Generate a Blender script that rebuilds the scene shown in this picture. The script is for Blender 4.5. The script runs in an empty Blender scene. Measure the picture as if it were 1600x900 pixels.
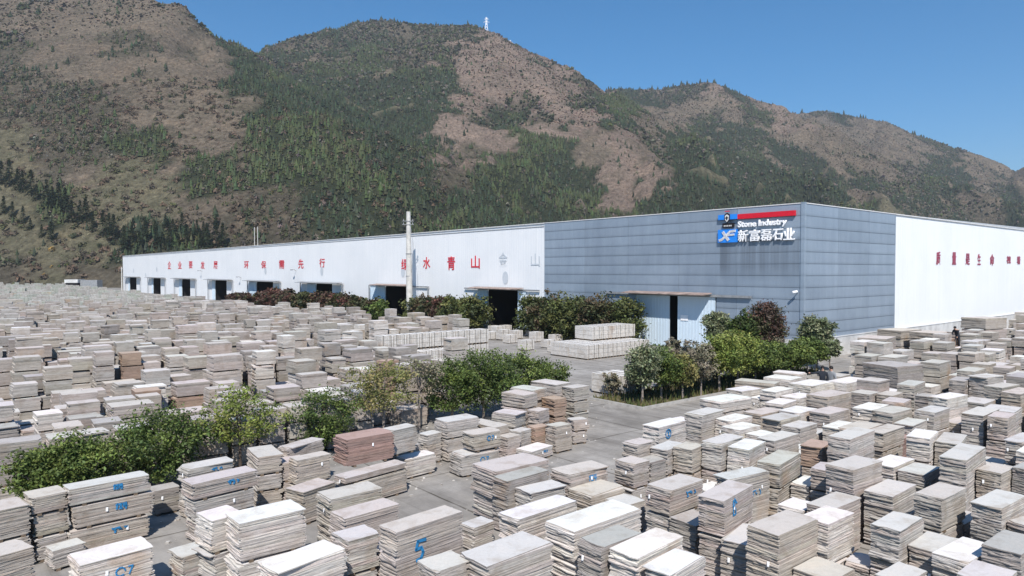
import bpy, bmesh, math, random
import numpy as np
from mathutils import Vector, Matrix, noise as mnoise
random.seed(7); RNG = np.random.default_rng(7)
R = math.radians
scene = bpy.context.scene
C = scene.collection
# ---------------------------------------------------------------- camera, sky, sun, exposure
H_CAM = 7.0
F_PX = 1090.0
PITCH = math.atan(27.0 / F_PX)
cam_d = bpy.data.cameras.new("camera"); cam = bpy.data.objects.new("camera", cam_d); C.objects.link(cam)
cam.location = (0, 0, H_CAM); cam.rotation_euler = (R(90) - PITCH, 0, 0)
cam_d.sensor_width = 36.0; cam_d.lens = 36.0 * F_PX / 1600.0
cam_d.clip_start = 0.3; cam_d.clip_end = 9000
scene.camera = cam
SUN_EL = R(46); SUN_H = (0.0, -1.0)          # horizontal direction towards the sun
world = bpy.data.worlds.new("World"); scene.world = world; world.use_nodes = True
wn = world.node_tree; wn.nodes.clear()
wo = wn.nodes.new("ShaderNodeOutputWorld"); wb = wn.nodes.new("ShaderNodeBackground"); ws = wn.nodes.new("ShaderNodeTexSky")
ws.sky_type = 'NISHITA'; ws.sun_disc = False; ws.sun_elevation = SUN_EL
ws.sun_rotation = math.atan2(SUN_H[0], SUN_H[1]); ws.altitude = 600; ws.air_density = 1.0; ws.dust_density = 0.35; ws.ozone_density = 6.0
wb.inputs['Strength'].default_value = 0.108
hs = wn.nodes.new('ShaderNodeHueSaturation'); hs.inputs['Saturation'].default_value = 1.24; hs.inputs['Hue'].default_value = 0.494
wn.links.new(ws.outputs[0], hs.inputs['Color']); wn.links.new(hs.outputs[0], wb.inputs[0]); wn.links.new(wb.outputs[0], wo.inputs[0])
sd = bpy.data.lights.new("sun", 'SUN'); sun = bpy.data.objects.new("sun", sd); C.objects.link(sun)
sd.energy = 4.9; sd.angle = R(0.5); sd.color = (1.0, 0.945, 0.885)
sdir = Vector((SUN_H[0], SUN_H[1], 0)).normalized() * math.cos(SUN_EL) + Vector((0, 0, math.sin(SUN_EL)))
sun.rotation_euler = sdir.to_track_quat('Z', 'Y').to_euler(); sun.location = (0, -50, 80)
vs = scene.view_settings
vs.view_transform = 'Standard'; vs.look = 'None'; vs.gamma = 1.0; vs.exposure = 0.35; vs.use_curve_mapping = False

# ---------------------------------------------------------------- projection helpers
CP, SP = math.cos(PITCH), math.sin(PITCH)
def ray(px, py):
    u, v = (px - 800.0) / F_PX, (450.0 - py) / F_PX
    return (u, CP + v * SP, -SP + v * CP)
def at_z(px, py, z=0.0):
    d = ray(px, py); t = (z - H_CAM) / d[2]
    return (d[0] * t, d[1] * t)
def at_dist(px, py, Y):
    d = ray(px, py); t = Y / d[1]
    return (d[0] * t, Y, H_CAM + d[2] * t)
def proj(x, y, z):
    f = y * CP - (z - H_CAM) * SP; u = y * SP + (z - H_CAM) * CP
    return (800 + F_PX * x / f, 450 - F_PX * u / f, f)
K = 0.83; NN = math.hypot(K, 1)
FD = (-K / NN, 1 / NN)            # along the long left facade, away from camera
GD = (1 / NN, K / NN)             # along the right facade
DC = 53.9; CX, CY = (1255 - 800) / F_PX * DC, DC
YAW_G = math.atan2(GD[1], GD[0]); YAW_F = math.atan2(FD[1], FD[0])
def fac_l(px, py=None):
    """point of the left facade plane seen at a pixel: (s, z)"""
    d = ray(px, py if py is not None else 423)
    det = d[0] * FD[1] - d[1] * FD[0]
    t = (CX * FD[1] - CY * FD[0]) / det
    x, y = d[0] * t, d[1] * t
    return ((x - CX) * FD[0] + (y - CY) * FD[1], H_CAM + d[2] * t)
def fac_r(px, py=None):
    d = ray(px, py if py is not None else 423)
    det = d[0] * GD[1] - d[1] * GD[0]
    t = (CX * GD[1] - CY * GD[0]) / det
    x, y = d[0] * t, d[1] * t
    return ((x - CX) * GD[0] + (y - CY) * GD[1], H_CAM + d[2] * t)

# ---------------------------------------------------------------- material helpers
def mat(name, rough=0.85, spec=0.3):
    m = bpy.data.materials.new(name); m.use_nodes = True
    nt = m.node_tree; b = nt.nodes['Principled BSDF']
    b.inputs['Roughness'].default_value = rough; b.inputs['Specular IOR Level'].default_value = spec
    return m, nt, b
def N(nt, t, **kw):
    n = nt.nodes.new(t)
    for k, v in kw.items():
        if k in n.inputs.keys(): n.inputs[k].default_value = v
        else: setattr(n, k, v)
    return n
def noise_n(nt, scale, detail=4, rough=0.55, vec=None, dist=0.0):
    n = N(nt, 'ShaderNodeTexNoise', Scale=scale, Detail=detail, Roughness=rough, Distortion=dist)
    if vec is not None: nt.links.new(vec, n.inputs['Vector'])
    return n
def ramp(nt, fac, stops):
    r = nt.nodes.new('ShaderNodeValToRGB'); e = r.color_ramp.elements
    while len(e) < len(stops): e.new(0.5)
    for i, (p, c) in enumerate(stops):
        e[i].position = p; e[i].color = (c[0], c[1], c[2], 1) if hasattr(c, '__len__') else (c, c, c, 1)
    nt.links.new(fac, r.inputs[0]); return r
def mixc(nt, fac, a, b, mode='MIX'):
    m = nt.nodes.new('ShaderNodeMix'); m.data_type = 'RGBA'; m.blend_type = mode
    for s, v in ((0, fac), (6, a), (7, b)):
        if hasattr(v, 'is_output') or isinstance(v, bpy.types.NodeSocket): nt.links.new(v, m.inputs[s])
        elif s == 0: m.inputs[0].default_value = v
        else: m.inputs[s].default_value = (v[0], v[1], v[2], 1)
    return m.outputs[2]
def mathn(nt, op, a, b=None):
    m = N(nt, 'ShaderNodeMath', operation=op)
    for i, v in enumerate((a, b)):
        if v is None: continue
        if isinstance(v, bpy.types.NodeSocket): nt.links.new(v, m.inputs[i])
        else: m.inputs[i].default_value = v
    return m.outputs[0]
def bump(nt, b, h, strength=0.3, dist=0.02):
    n = N(nt, 'ShaderNodeBump', Strength=strength, Distance=dist)
    nt.links.new(h, n.inputs['Height']); nt.links.new(n.outputs[0], b.inputs['Normal'])
def geo_pos(nt): return nt.nodes.new('ShaderNodeNewGeometry').outputs['Position']
def plain(name, col, rough=0.7, var=0.15, scale=3.0, metal=0.0, spec=0.3):
    m, nt, b = mat(name, rough, spec)
    n = noise_n(nt, scale, 5, 0.6, geo_pos(nt))
    c = ramp(nt, n.outputs[0], [(0.3, [x * (1 - var) for x in col]), (0.7, [min(1, x * (1 + var)) for x in col])])
    nt.links.new(c.outputs[0], b.inputs['Base Color']); b.inputs['Metallic'].default_value = metal
    return m

# ---------------------------------------------------------------- object helpers
def tag(o, label=None, cat=None, group=None, kind=None):
    if label: o['label'] = label
    if cat: o['category'] = cat
    if group: o['group'] = group
    if kind: o['kind'] = kind
    return o
def link(name, me, parent=None, loc=None, rz=0.0):
    o = bpy.data.objects.new(name, me); C.objects.link(o)
    if parent is not None: o.parent = parent
    if loc is not None: o.location = loc
    if rz: o.rotation_euler = (0, 0, rz)
    return o
def empty(name, loc=(0, 0, 0), rz=0.0): 
    o = link(name, None, None, loc, rz); o.empty_display_size = 0.3; return o
class MB:
    def __init__(s): s.v = []; s.f = []; s.c = []
    def poly(s, pts, faces, col=None):
        b = len(s.v); s.v += [tuple(p) for p in pts]
        for f in faces: s.f.append(tuple(b + i for i in f)); s.c.append(col)
        return s
    def box(s, x0, x1, y0, y1, z0, z1, col=None):
        return s.poly([(x0,y0,z0),(x1,y0,z0),(x1,y1,z0),(x0,y1,z0),(x0,y0,z1),(x1,y0,z1),(x1,y1,z1),(x0,y1,z1)],
                      [(0,3,2,1),(4,5,6,7),(0,1,5,4),(1,2,6,5),(2,3,7,6),(3,0,4,7)], col)
    def tube(s, pts, rad, n=8, col=None, cap=True):
        P = [Vector(p) for p in pts]; b = len(s.v)
        for i, p in enumerate(P):
            d = (P[min(i+1, len(P)-1)] - P[max(i-1, 0)]).normalized()
            a = d.orthogonal().normalized() if abs(d.z) < 0.99 else Vector((1, 0, 0)); a = (a - d * a.dot(d)).normalized(); c = d.cross(a)
            r = rad[i] if hasattr(rad, '__len__') else rad
            for k in range(n):
                t = 2 * math.pi * k / n
                s.v.append(tuple(p + (a * math.cos(t) + c * math.sin(t)) * r))
        for i in range(len(P) - 1):
            for k in range(n):
                s.f.append((b+i*n+k, b+i*n+(k+1) % n, b+(i+1)*n+(k+1) % n, b+(i+1)*n+k)); s.c.append(col)
        if cap:
            s.f.append(tuple(b + k for k in reversed(range(n)))); s.c.append(col)
            s.f.append(tuple(b + (len(P)-1)*n + k for k in range(n))); s.c.append(col)
        return s
    def mesh(s, name, m):
        me = bpy.data.meshes.new(name); me.from_pydata(s.v, [], s.f)
        if m is not None: me.materials.append(m)
        if any(c is not None for c in s.c):
            a = me.color_attributes.new('col', 'FLOAT_COLOR', 'CORNER')
            ln = [len(f) for f in s.f]
            arr = np.repeat(np.array([(c[0], c[1], c[2], 1.0) if c is not None else (1, 1, 1, 1.0) for c in s.c], dtype=np.float32), ln, axis=0)
            a.data.foreach_set('color', arr.ravel())
        me.update(); return me
    def obj(s, name, m, parent=None, loc=None, rz=0.0): return link(name, s.mesh(name, m), parent, loc, rz)
def mesh_np(name, V, Fq, m, pcol=None, smooth=False):
    """V (n,3), Fq (k,4) or (k,3), per-point colours"""
    me = bpy.data.meshes.new(name); k, w = Fq.shape
    me.vertices.add(len(V)); me.vertices.foreach_set('co', V.astype(np.float32).ravel())
    me.loops.add(k * w); me.loops.foreach_set('vertex_index', Fq.astype(np.int32).ravel())
    me.polygons.add(k); me.polygons.foreach_set('loop_start', np.arange(0, k * w, w, dtype=np.int32))
    me.polygons.foreach_set('loop_total', np.full(k, w, dtype=np.int32))
    me.polygons.foreach_set('use_smooth', np.full(k, smooth, dtype=bool))
    me.update(calc_edges=True)
    if pcol is not None:
        a = me.color_attributes.new('col', 'FLOAT_COLOR', 'POINT')
        a.data.foreach_set('color', np.concatenate([pcol, np.ones((len(V), 1))], axis=1).astype(np.float32).ravel())
    me.materials.append(m); return me
def attr(nt):
    a = nt.nodes.new('ShaderNodeAttribute'); a.attribute_name = 'col'; return a.outputs['Color']
def inpoly(x, y, poly):
    c = False; n = len(poly); j = n - 1
    for i in range(n):
        xi, yi = poly[i]; xj, yj = poly[j]
        if (yi > y) != (yj > y) and x < (xj - xi) * (y - yi) / (yj - yi) + xi: c = not c
        j = i
    return c

# ---------------------------------------------------------------- materials
# concrete yard
M_ground, nt, b = mat('yard_concrete', 0.9, 0.2)
P = geo_pos(nt)
vr = N(nt, 'ShaderNodeVectorRotate', rotation_type='Z_AXIS'); nt.links.new(P, vr.inputs['Vector']); vr.inputs['Angle'].default_value = -YAW_G
n1 = noise_n(nt, 0.12, 6, 0.6, P); n2 = noise_n(nt, 1.6, 8, 0.7, P); n3 = noise_n(nt, 0.45, 5, 0.6, P, 0.6)
base = ramp(nt, n1.outputs[0], [(0.3, (0.245, 0.228, 0.205)), (0.7, (0.335, 0.32, 0.30))])
mt = ramp(nt, n2.outputs[0], [(0.25, 0.72), (0.75, 1.12)])
c1 = mixc(nt, 1.0, base.outputs[0], mt.outputs[0], 'MULTIPLY')
st = ramp(nt, n3.outputs[0], [(0.52, 0.0), (0.68, 0.5)])
c2 = mixc(nt, st.outputs[0], c1, (0.15, 0.14, 0.125))
br = N(nt, 'ShaderNodeTexBrick', Scale=1.0); br.offset = 0.0
br.inputs['Brick Width'].default_value = 6.0; br.inputs['Row Height'].default_value = 5.0; br.inputs['Mortar Size'].default_value = 0.035
br.inputs['Color1'].default_value = (0.93, 0.93, 0.93, 1); br.inputs['Color2'].default_value = (1.05, 1.05, 1.05, 1); br.inputs['Mortar'].default_value = (0.38, 0.36, 0.33, 1)
wv = nt.nodes.new('ShaderNodeVectorMath'); wv.operation = 'ADD'
wn1 = noise_n(nt, 0.5, 3, 0.5, P); wsx = nt.nodes.new('ShaderNodeVectorMath'); wsx.operation = 'SCALE'; wsx.inputs[3].default_value = 0.12
nt.links.new(wn1.outputs[1], wsx.inputs[0]); nt.links.new(vr.outputs[0], wv.inputs[0]); nt.links.new(wsx.outputs[0], wv.inputs[1])
nt.links.new(wv.outputs[0], br.inputs['Vector'])
c3 = mixc(nt, 1.0, c2, br.outputs[0], 'MULTIPLY')
mpt = N(nt, 'ShaderNodeMapping'); mpt.inputs['Scale'].default_value = (1.3, 0.05, 1); nt.links.new(vr.outputs[0], mpt.inputs[0]); nty = noise_n(nt, 1.0, 5, 0.65, mpt.outputs[0], 0.3)
ty = ramp(nt, nty.outputs[0], [(0.36, (0.74, 0.73, 0.72)), (0.5, (1, 1, 1)), (0.66, (1.12, 1.11, 1.09))]); c3 = mixc(nt, 1.0, c3, ty.outputs[0], 'MULTIPLY')
ndu = noise_n(nt, 0.23, 6, 0.7, P, 0.8); du = ramp(nt, ndu.outputs[0], [(0.50, 0.0), (0.70, 0.55)]); c3 = mixc(nt, du.outputs[0], c3, (0.46, 0.44, 0.41))
nt.links.new(c3, b.inputs['Base Color']); bump(nt, b, n2.outputs[0], 0.25, 0.01)

# stone slabs (base colour of each slab in the 'col' attribute)
M_slab, nt, b = mat('rough_stone_slabs', 0.85, 0.25)
P = geo_pos(nt); a = attr(nt)
ns = noise_n(nt, 14, 6, 0.75, P); nm = noise_n(nt, 1.7, 5, 0.65, P, 0.4)
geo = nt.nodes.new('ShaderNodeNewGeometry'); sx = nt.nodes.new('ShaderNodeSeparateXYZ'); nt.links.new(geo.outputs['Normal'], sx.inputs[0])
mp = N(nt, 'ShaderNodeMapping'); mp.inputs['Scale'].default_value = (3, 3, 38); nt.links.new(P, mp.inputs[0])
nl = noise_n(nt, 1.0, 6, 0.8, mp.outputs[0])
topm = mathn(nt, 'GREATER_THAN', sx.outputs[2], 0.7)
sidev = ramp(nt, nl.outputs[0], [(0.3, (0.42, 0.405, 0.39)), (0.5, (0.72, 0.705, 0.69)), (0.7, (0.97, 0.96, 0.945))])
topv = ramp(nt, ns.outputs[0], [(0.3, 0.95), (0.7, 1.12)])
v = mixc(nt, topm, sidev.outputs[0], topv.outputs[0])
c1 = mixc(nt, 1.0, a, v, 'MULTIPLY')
stn = ramp(nt, nm.outputs[0], [(0.35, (0.84, 0.80, 0.76)), (0.5, (1, 1, 1)), (0.75, (1.06, 1.02, 0.99))])
c2 = mixc(nt, 1.0, c1, stn.outputs[0], 'MULTIPLY')
nr = noise_n(nt, 0.55, 3, 0.5, P); rs = ramp(nt, nr.outputs[0], [(0.62, 0.0), (0.74, 0.45)])
rfac = mathn(nt, 'MULTIPLY', rs.outputs[0], mathn(nt, 'SUBTRACT', 1.0, topm))
c3 = mixc(nt, rfac, c2, (0.36, 0.22, 0.12))
nt.links.new(c3, b.inputs['Base Color']); bump(nt, b, nl.outputs[0], 0.55, 0.02)

M_timber = plain('timber_bearer', (0.16, 0.12, 0.085), 0.9, 0.3)
M_blue = plain('blue_paint', (0.03, 0.20, 0.42), 0.6, 0.2)
M_tag = plain('white_tag', (0.8, 0.8, 0.8), 0.6, 0.05)
M_strap = plain('dark_strap', (0.03, 0.03, 0.03), 0.5, 0.2)

# facades
def facade_mat(name, c_lo, c_hi, ribs, rough=0.45, streak=0.5):
    m, nt, b = mat(name, rough, 0.4)
    tc = nt.nodes.new('ShaderNodeTexCoord'); 
    mp = N(nt, 'ShaderNodeMapping'); mp.inputs['Scale'].default_value = (1.6, 1.6, 0.05); nt.links.new(tc.outputs['Object'], mp.inputs[0])
    n = noise_n(nt, 1.0, 6, 0.7, mp.outputs[0]); n2 = noise_n(nt, 0.18, 4, 0.6, tc.outputs['Object'])
    f = mathn(nt, 'ADD', mathn(nt, 'MULTIPLY', n.outputs[0], streak), mathn(nt, 'MULTIPLY', n2.outputs[0], 1 - streak))
    c = ramp(nt, f, [(0.32, c_lo), (0.68, c_hi)])
    nt.links.new(c.outputs[0], b.inputs['Base Color'])
    wv = N(nt, 'ShaderNodeTexWave', Scale=ribs, Distortion=0.0); wv.wave_type = 'BANDS'; wv.bands_direction = 'X'
    nt.links.new(tc.outputs['Object'], wv.inputs[0]); 
    return m, nt, b, tc, c
M_wwall, *_ = facade_mat('white_corrugated_wall', (0.68, 0.70, 0.72), (0.78, 0.79, 0.80), 1.1)
M_wwall2, *_ = facade_mat('white_corrugated_side_wall', (0.70, 0.72, 0.735), (0.79, 0.80, 0.81), 1.1)
M_door, *_ = facade_mat('pale_blue_sliding_door', (0.50, 0.61, 0.70), (0.60, 0.70, 0.78), 1.6)
M_plinth = plain('plinth_render', (0.52, 0.52, 0.51), 0.9, 0.22, 0.9)
M_trim = plain('white_trim', (0.62, 0.62, 0.62), 0.6, 0.1)
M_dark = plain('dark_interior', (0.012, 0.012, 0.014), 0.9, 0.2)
M_steel = plain('grey_steel', (0.24, 0.25, 0.26), 0.6, 0.2)
M_rust = plain('rusty_canopy', (0.30, 0.23, 0.20), 0.7, 0.5, 1.2)
M_roof = plain('roof_sheet', (0.42, 0.44, 0.46), 0.6, 0.15)
# grey-blue cladding cassette
M_clad, nt, b = mat('grey_metal_cladding', 0.42, 0.5)
tc = nt.nodes.new('ShaderNodeTexCoord'); a = attr(nt)
mp = N(nt, 'ShaderNodeMapping'); mp.inputs['Scale'].default_value = (0.9, 0.9, 0.10); nt.links.new(tc.outputs['Object'], mp.inputs[0])
n = noise_n(nt, 1.0, 6, 0.75, mp.outputs[0]); n2 = noise_n(nt, 0.25, 4, 0.6, tc.outputs['Object'])
f = mathn(nt, 'ADD', mathn(nt, 'MULTIPLY', n.outputs[0], 0.45), mathn(nt, 'MULTIPLY', n2.outputs[0], 0.55))
cr = ramp(nt, f, [(0.3, (0.205, 0.255, 0.315)), (0.7, (0.315, 0.375, 0.44))])
# dirt line at each joint: fixed row height
sp = nt.nodes.new('ShaderNodeSeparateXYZ'); nt.links.new(tc.outputs['Object'], sp.inputs[0])
row = mathn(nt, 'FRACT', mathn(nt, 'DIVIDE', mathn(nt, 'SUBTRACT', 12.19, sp.outputs[2]), 0.93))
rr = ramp(nt, row, [(0.0, 0.86), (0.10, 1.04), (0.75, 1.02), (0.97, 0.86)])
c = mixc(nt, 1.0, mixc(nt, 1.0, cr.outputs[0], a, 'MULTIPLY'), rr.outputs[0], 'MULTIPLY')
mp2 = N(nt, 'ShaderNodeMapping'); mp2.inputs['Scale'].default_value = (1.5, 1.5, 0.02); nt.links.new(tc.outputs['Object'], mp2.inputs[0]); n4 = noise_n(nt, 1.0, 4, 0.7, mp2.outputs[0])
sxm = mathn(nt, 'MULTIPLY', mathn(nt, 'LESS_THAN', sp.outputs[0], fac_l(1125)[0]), mathn(nt, 'GREATER_THAN', sp.outputs[0], 0.3))
szm = ramp(nt, mathn(nt, 'DIVIDE', sp.outputs[2], 12.19), [(0.50, 0.0), (0.60, 1.0), (0.78, 1.0), (0.80, 0.0)])
stf = mathn(nt, 'MULTIPLY', mathn(nt, 'MULTIPLY', sxm, szm.outputs[0]), ramp(nt, n4.outputs[0], [(0.35, 0.85), (0.65, 0.15)]).outputs[0])
c = mixc(nt, stf, c, (0.13, 0.155, 0.19))
nt.links.new(c, b.inputs['Base Color']); b.inputs['Metallic'].default_value = 0.25
M_seam = plain('panel_joint', (0.10, 0.13, 0.17), 0.7, 0.2)
def paint(name, col, rough=0.5): return plain(name, col, rough, 0.08, 5)
M_red = paint('red_paint', (0.58, 0.012, 0.03)); M_redchar = paint('red_letter_paint', (0.60, 0.03, 0.05)); M_redchar2 = paint('faded_red_letter_paint', (0.30, 0.05, 0.09))
M_sblue = paint('sign_blue', (0.02, 0.22, 0.72)); M_white = paint('sign_white', (0.85, 0.85, 0.86)); M_black = paint('sign_black', (0.015, 0.012, 0.014))
M_faded = paint('ghost_letter', (0.52, 0.56, 0.60))
# foliage
def leaf_mat(name):
    m, nt, b = mat(name, 0.6, 0.25)
    a = attr(nt); nt.links.new(a, b.inputs['Base Color'])
    b.inputs['Subsurface Weight'].default_value = 0.0
    tr = nt.nodes.new('ShaderNodeBsdfTranslucent'); nt.links.new(a, tr.inputs[0])
    mx = nt.nodes.new('ShaderNodeMixShader'); mx.inputs[0].default_value = 0.25
    out = nt.nodes['Material Output']; nt.links.new(b.outputs[0], mx.inputs[1]); nt.links.new(tr.outputs[0], mx.inputs[2]); nt.links.new(mx.outputs[0], out.inputs[0])
    return m
M_leaf = leaf_mat('leaves')
M_bark = plain('bark', (0.22, 0.19, 0.165), 0.95, 0.35, 6)
M_bark_d = plain('dark_bark', (0.07, 0.055, 0.045), 0.95, 0.35, 6)
M_far, nt, b = mat('far_vegetation', 0.95, 0.05); nt.links.new(attr(nt), b.inputs['Base Color'])
M_terr, nt, b = mat('mountain_ground', 0.97, 0.05)
P = geo_pos(nt); a = attr(nt)
n1 = noise_n(nt, 0.05, 8, 0.75, P, 0.5); n2 = noise_n(nt, 0.35, 6, 0.75, P, 0.2)
r1 = ramp(nt, n1.outputs[0], [(0.3, (0.62, 0.66, 0.60)), (0.5, (0.95, 0.95, 0.95)), (0.7, (1.22, 1.14, 1.06))])
r2 = ramp(nt, n2.outputs[0], [(0.32, 0.48), (0.5, 0.95), (0.68, 1.5)])
c = mixc(nt, 1.0, mixc(nt, 1.0, a, r1.outputs[0], 'MULTIPLY'), r2.outputs[0], 'MULTIPLY')
nt.links.new(c, b.inputs['Base Color']); bump(nt, b, n2.outputs[0], 1.0, 3.0)
M_soil, nt, b = mat('bed_soil', 0.95, 0.1)
n1 = noise_n(nt, 3, 6, 0.7, geo_pos(nt)); c = ramp(nt, n1.outputs[0], [(0.35, (0.07, 0.055, 0.035)), (0.5, (0.15, 0.13, 0.07)), (0.7, (0.10, 0.12, 0.045))])
nt.links.new(c.outputs[0], b.inputs['Base Color'])
M_kerb = plain('kerb_stone', (0.36, 0.35, 0.33), 0.9, 0.2)
M_pole = plain('concrete_pole', (0.50, 0.49, 0.46), 0.9, 0.18, 2)

# ================================================================= GROUND, MOUNTAINS
g = MB(); g.poly([(-1500, -150, 0), (2500, -150, 0), (2500, 2600, 0), (-1500, 2600, 0)], [(0, 1, 2, 3)])
tag(g.obj('ground', M_ground), kind='structure')

def vnoise(x, y, seed):
    """vectorised value noise"""
    xi = np.floor(x).astype(np.int64); yi = np.floor(y).astype(np.int64); fx = x - xi; fy = y - yi
    fx = fx * fx * (3 - 2 * fx); fy = fy * fy * (3 - 2 * fy)
    def h(a, b_):
        n = (a * 374761393 + b_ * 668265263 + seed * 1442695041) & 0xFFFFFFFF
        n = ((n ^ (n >> 13)) * 1274126177) & 0xFFFFFFFF
        return ((n ^ (n >> 16)) & 0xFFFF) / 65535.0
    return (h(xi, yi) * (1 - fx) + h(xi + 1, yi) * fx) * (1 - fy) + (h(xi, yi + 1) * (1 - fx) + h(xi + 1, yi + 1) * fx) * fy
def fbm(x, y, seed, octv=5, g_=0.5):
    s = 0; a = 1; t = 0
    for i in range(octv):
        s = s + a * vnoise(x, y, seed + i); t += a; x = x * 2.03 + 17.1; y = y * 2.03 + 9.7; a *= g_
    return s / t * 2 - 1
RIDGES = [  # (slope, [(px, py, distance)...])
 (0.60, [(-600, -300, 520), (-300, -190, 540), (0, -105, 570), (160, -30, 600), (205, 2, 615), (250, 30, 640), (300, 54, 665), (350, 76, 700), (392, 90, 745), (425, 94, 800)]),
 (0.75, [(392, 92, 745), (415, 150, 690), (440, 215, 610), (470, 290, 540), (500, 345, 480)]),
 (0.60, [(160, -5, 600), (130, 90, 520), (150, 200, 450), (230, 300, 400)]),
 (0.62, [(300, 120, 1100), (420, 92, 1040), (452, 91, 1020), (500, 76, 1000), (540, 60, 1000), (568, 43, 1000), (600, 39, 1000), (650, 45, 985), (700, 44, 970), (735, 43, 960), (770, 64, 980), (800, 88, 1000), (850, 124, 1050), (890, 148, 1120), (925, 158, 1180)]),
 (0.70, [(735, 43, 960), (728, 120, 850), (715, 200, 740), (700, 270, 650)]),
 (0.70, [(600, 39, 1000), (575, 120, 880), (540, 200, 760), (520, 280, 640)]),
 (0.70, [(800, 88, 1000), (840, 170, 850), (860, 240, 720), (850, 310, 600)]),
 (0.60, [(850, 160, 1300), (925, 158, 1260), (950, 146, 1250), (1000, 143, 1240), (1050, 141, 1230), (1080, 136, 1210), (1105, 135, 1200), (1130, 141, 1210), (1160, 157, 1250), (1195, 182, 1320), (1230, 200, 1400)]),
 (0.62, [(1105, 135, 1200), (1060, 200, 1020), (1010, 260, 850), (970, 310, 700)]),
 (0.62, [(1130, 141, 1210), (1180, 230, 1000), (1200, 290, 820)]),
 (0.55, [(1150, 185, 1560), (1200, 181, 1540), (1240, 181, 1520), (1280, 175, 1500), (1310, 179, 1490), (1350, 191, 1470), (1400, 211, 1450), (1430, 217, 1430), (1450, 231, 1420), (1500, 251, 1400), (1560, 281, 1380), (1590, 297, 1370), (1650, 330, 1350), (1800, 390, 1300)]),
 (0.55, [(1280, 175, 1500), (1330, 240, 1230), (1370, 300, 1000), (1400, 345, 850)]),
 (0.55, [(1430, 217, 1430), (1480, 280, 1200), (1540, 340, 1000)]),
 (0.50, [(1540, 300, 2300), (1570, 292, 2250), (1600, 288, 2200), (1700, 280, 2200), (1900, 300, 2200)]),
 (0.55, [(-400, 150, 340), (-150, 215, 345), (0, 262, 350), (60, 294, 350), (120, 330, 345), (180, 374, 340), (240, 420, 335)]),
]
XS = np.arange(-1150, 2100, 7.0); YS = np.arange(240, 2450, 7.0)
GX, GY = np.meshgrid(XS, YS)
HT = np.full(GX.shape, -40.0)
RD = np.full(GX.shape, 1e9)
for slope, pts in RIDGES:
    W3 = [at_dist(*p) for p in pts]
    for (x0, y0, z0), (x1, y1, z1) in zip(W3, W3[1:]):
        dx, dy = x1 - x0, y1 - y0; L2 = dx * dx + dy * dy
        t = np.clip(((GX - x0) * dx + (GY - y0) * dy) / L2, 0, 1)
        dd = np.hypot(GX - x0 - t * dx, GY - y0 - t * dy)
        z = z0 + t * (z1 - z0) - slope * (np.sqrt(dd * dd + 12 ** 2) - 12)
        k = 6.0                                     # smooth maximum
        m = np.maximum(HT, z); HT = m + np.log(np.exp((HT - m) / k) + np.exp((z - m) / k)) * k * 0.55
        RD = np.minimum(RD, dd)
amp = np.clip(RD / 120, 0.10, 1.0) * np.clip(HT / 60, 0, 1)
HT = HT + amp * (fbm(GX / 95, GY / 95, 3, 5) * 30 + (0.35 - np.abs(fbm(GX / 75, GY / 130, 11, 4))) * 96 - 14 + (0.3 - np.abs(fbm(GX / 34, GY / 60, 15, 3))) * 30) + np.clip(HT / 40, 0, 1) * fbm(GX / 22, GY / 22, 5, 3) * 2.6
# keep the yard and the hall free
def clear_mask(x, y):
    s_ = (x - CX) * FD[0] + (y - CY) * FD[1]; t_ = (x - CX) * GD[0] + (y - CY) * GD[1]
    d1 = np.maximum(np.maximum(-s_, s_ - 262), np.maximum(-1e9, t_ - 170))      # behind the hall
    edge = 300 + 0.0 * x
    d2 = np.where(x < CX + FD[0] * 255, y - (318 + 0.05 * (x + 200)), -1e9)
    inside = (t_ < 175) & (s_ < 268)
    return inside, t_, s_
ins, T_, S_ = clear_mask(GX, GY)
fall = np.clip(np.maximum((T_ - 150) / 110, (S_ - 256) / 60), 0, 1)
HT = np.minimum(HT, -3 + fall * 900)
HT = np.minimum(HT, -3 + np.maximum(0, GY - 284 + 6 * fbm(GX / 40, GY / 40, 91, 3)) * 0.75)
HT = np.where(HT < -3, -3, HT)
def terr_z(x, y):
    i = (x - XS[0]) / 7.0; j = (y - YS[0]) / 7.0
    i0 = np.clip(np.floor(i).astype(int), 0, len(XS) - 2); j0 = np.clip(np.floor(j).astype(int), 0, len(YS) - 2)
    fi = i - i0; fj = j - j0
    return (HT[j0, i0] * (1 - fi) + HT[j0, i0 + 1] * fi) * (1 - fj) + (HT[j0 + 1, i0] * (1 - fi) + HT[j0 + 1, i0 + 1] * fi) * fj
# how the slopes are covered, seen over the land, as runs of (kind, cells): 0 brown scrub, 1 felled ground, 2 dark forest, 3 bare mixed wood, 4 dry grass
COVER = [
 [(0,6),(3,4),(2,1),(3,4),(1,3),(3,14)],
 [(3,1),(0,6),(2,1),(3,3),(2,1),(3,2),(1,4),(3,14)],
 [(3,2),(0,5),(2,7),(1,4),(3,2),(1,1),(3,1),(1,2),(3,8)],
 [(3,4),(0,4),(2,5),(1,6),(2,1),(0,4),(1,1),(0,3),(3,4)],
 [(4,1),(3,2),(2,2),(0,3),(2,6),(1,2),(2,2),(0,1),(1,1),(0,1),(2,3),(0,5),(3,1),(0,2)],
 [(4,1),(3,1),(0,1),(4,3),(2,8),(3,1),(2,4),(1,2),(2,5),(0,2),(3,1),(2,1),(0,2)],
 [(4,1),(2,1),(4,4),(0,2),(3,2),(2,9),(1,1),(2,8),(4,1),(0,1),(3,1),(2,1)],
 [(4,4),(2,3),(3,3),(2,22)],
 [(3,1),(4,1),(3,4),(2,1),(3,4),(2,21)],
]
KINDS = np.array(['b', 'p', 'g', 'm', 'o'])
COVER_TAB = KINDS[np.array([[k for k, n_ in row_ for _ in range(n_)] for row_ in COVER])]
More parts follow.
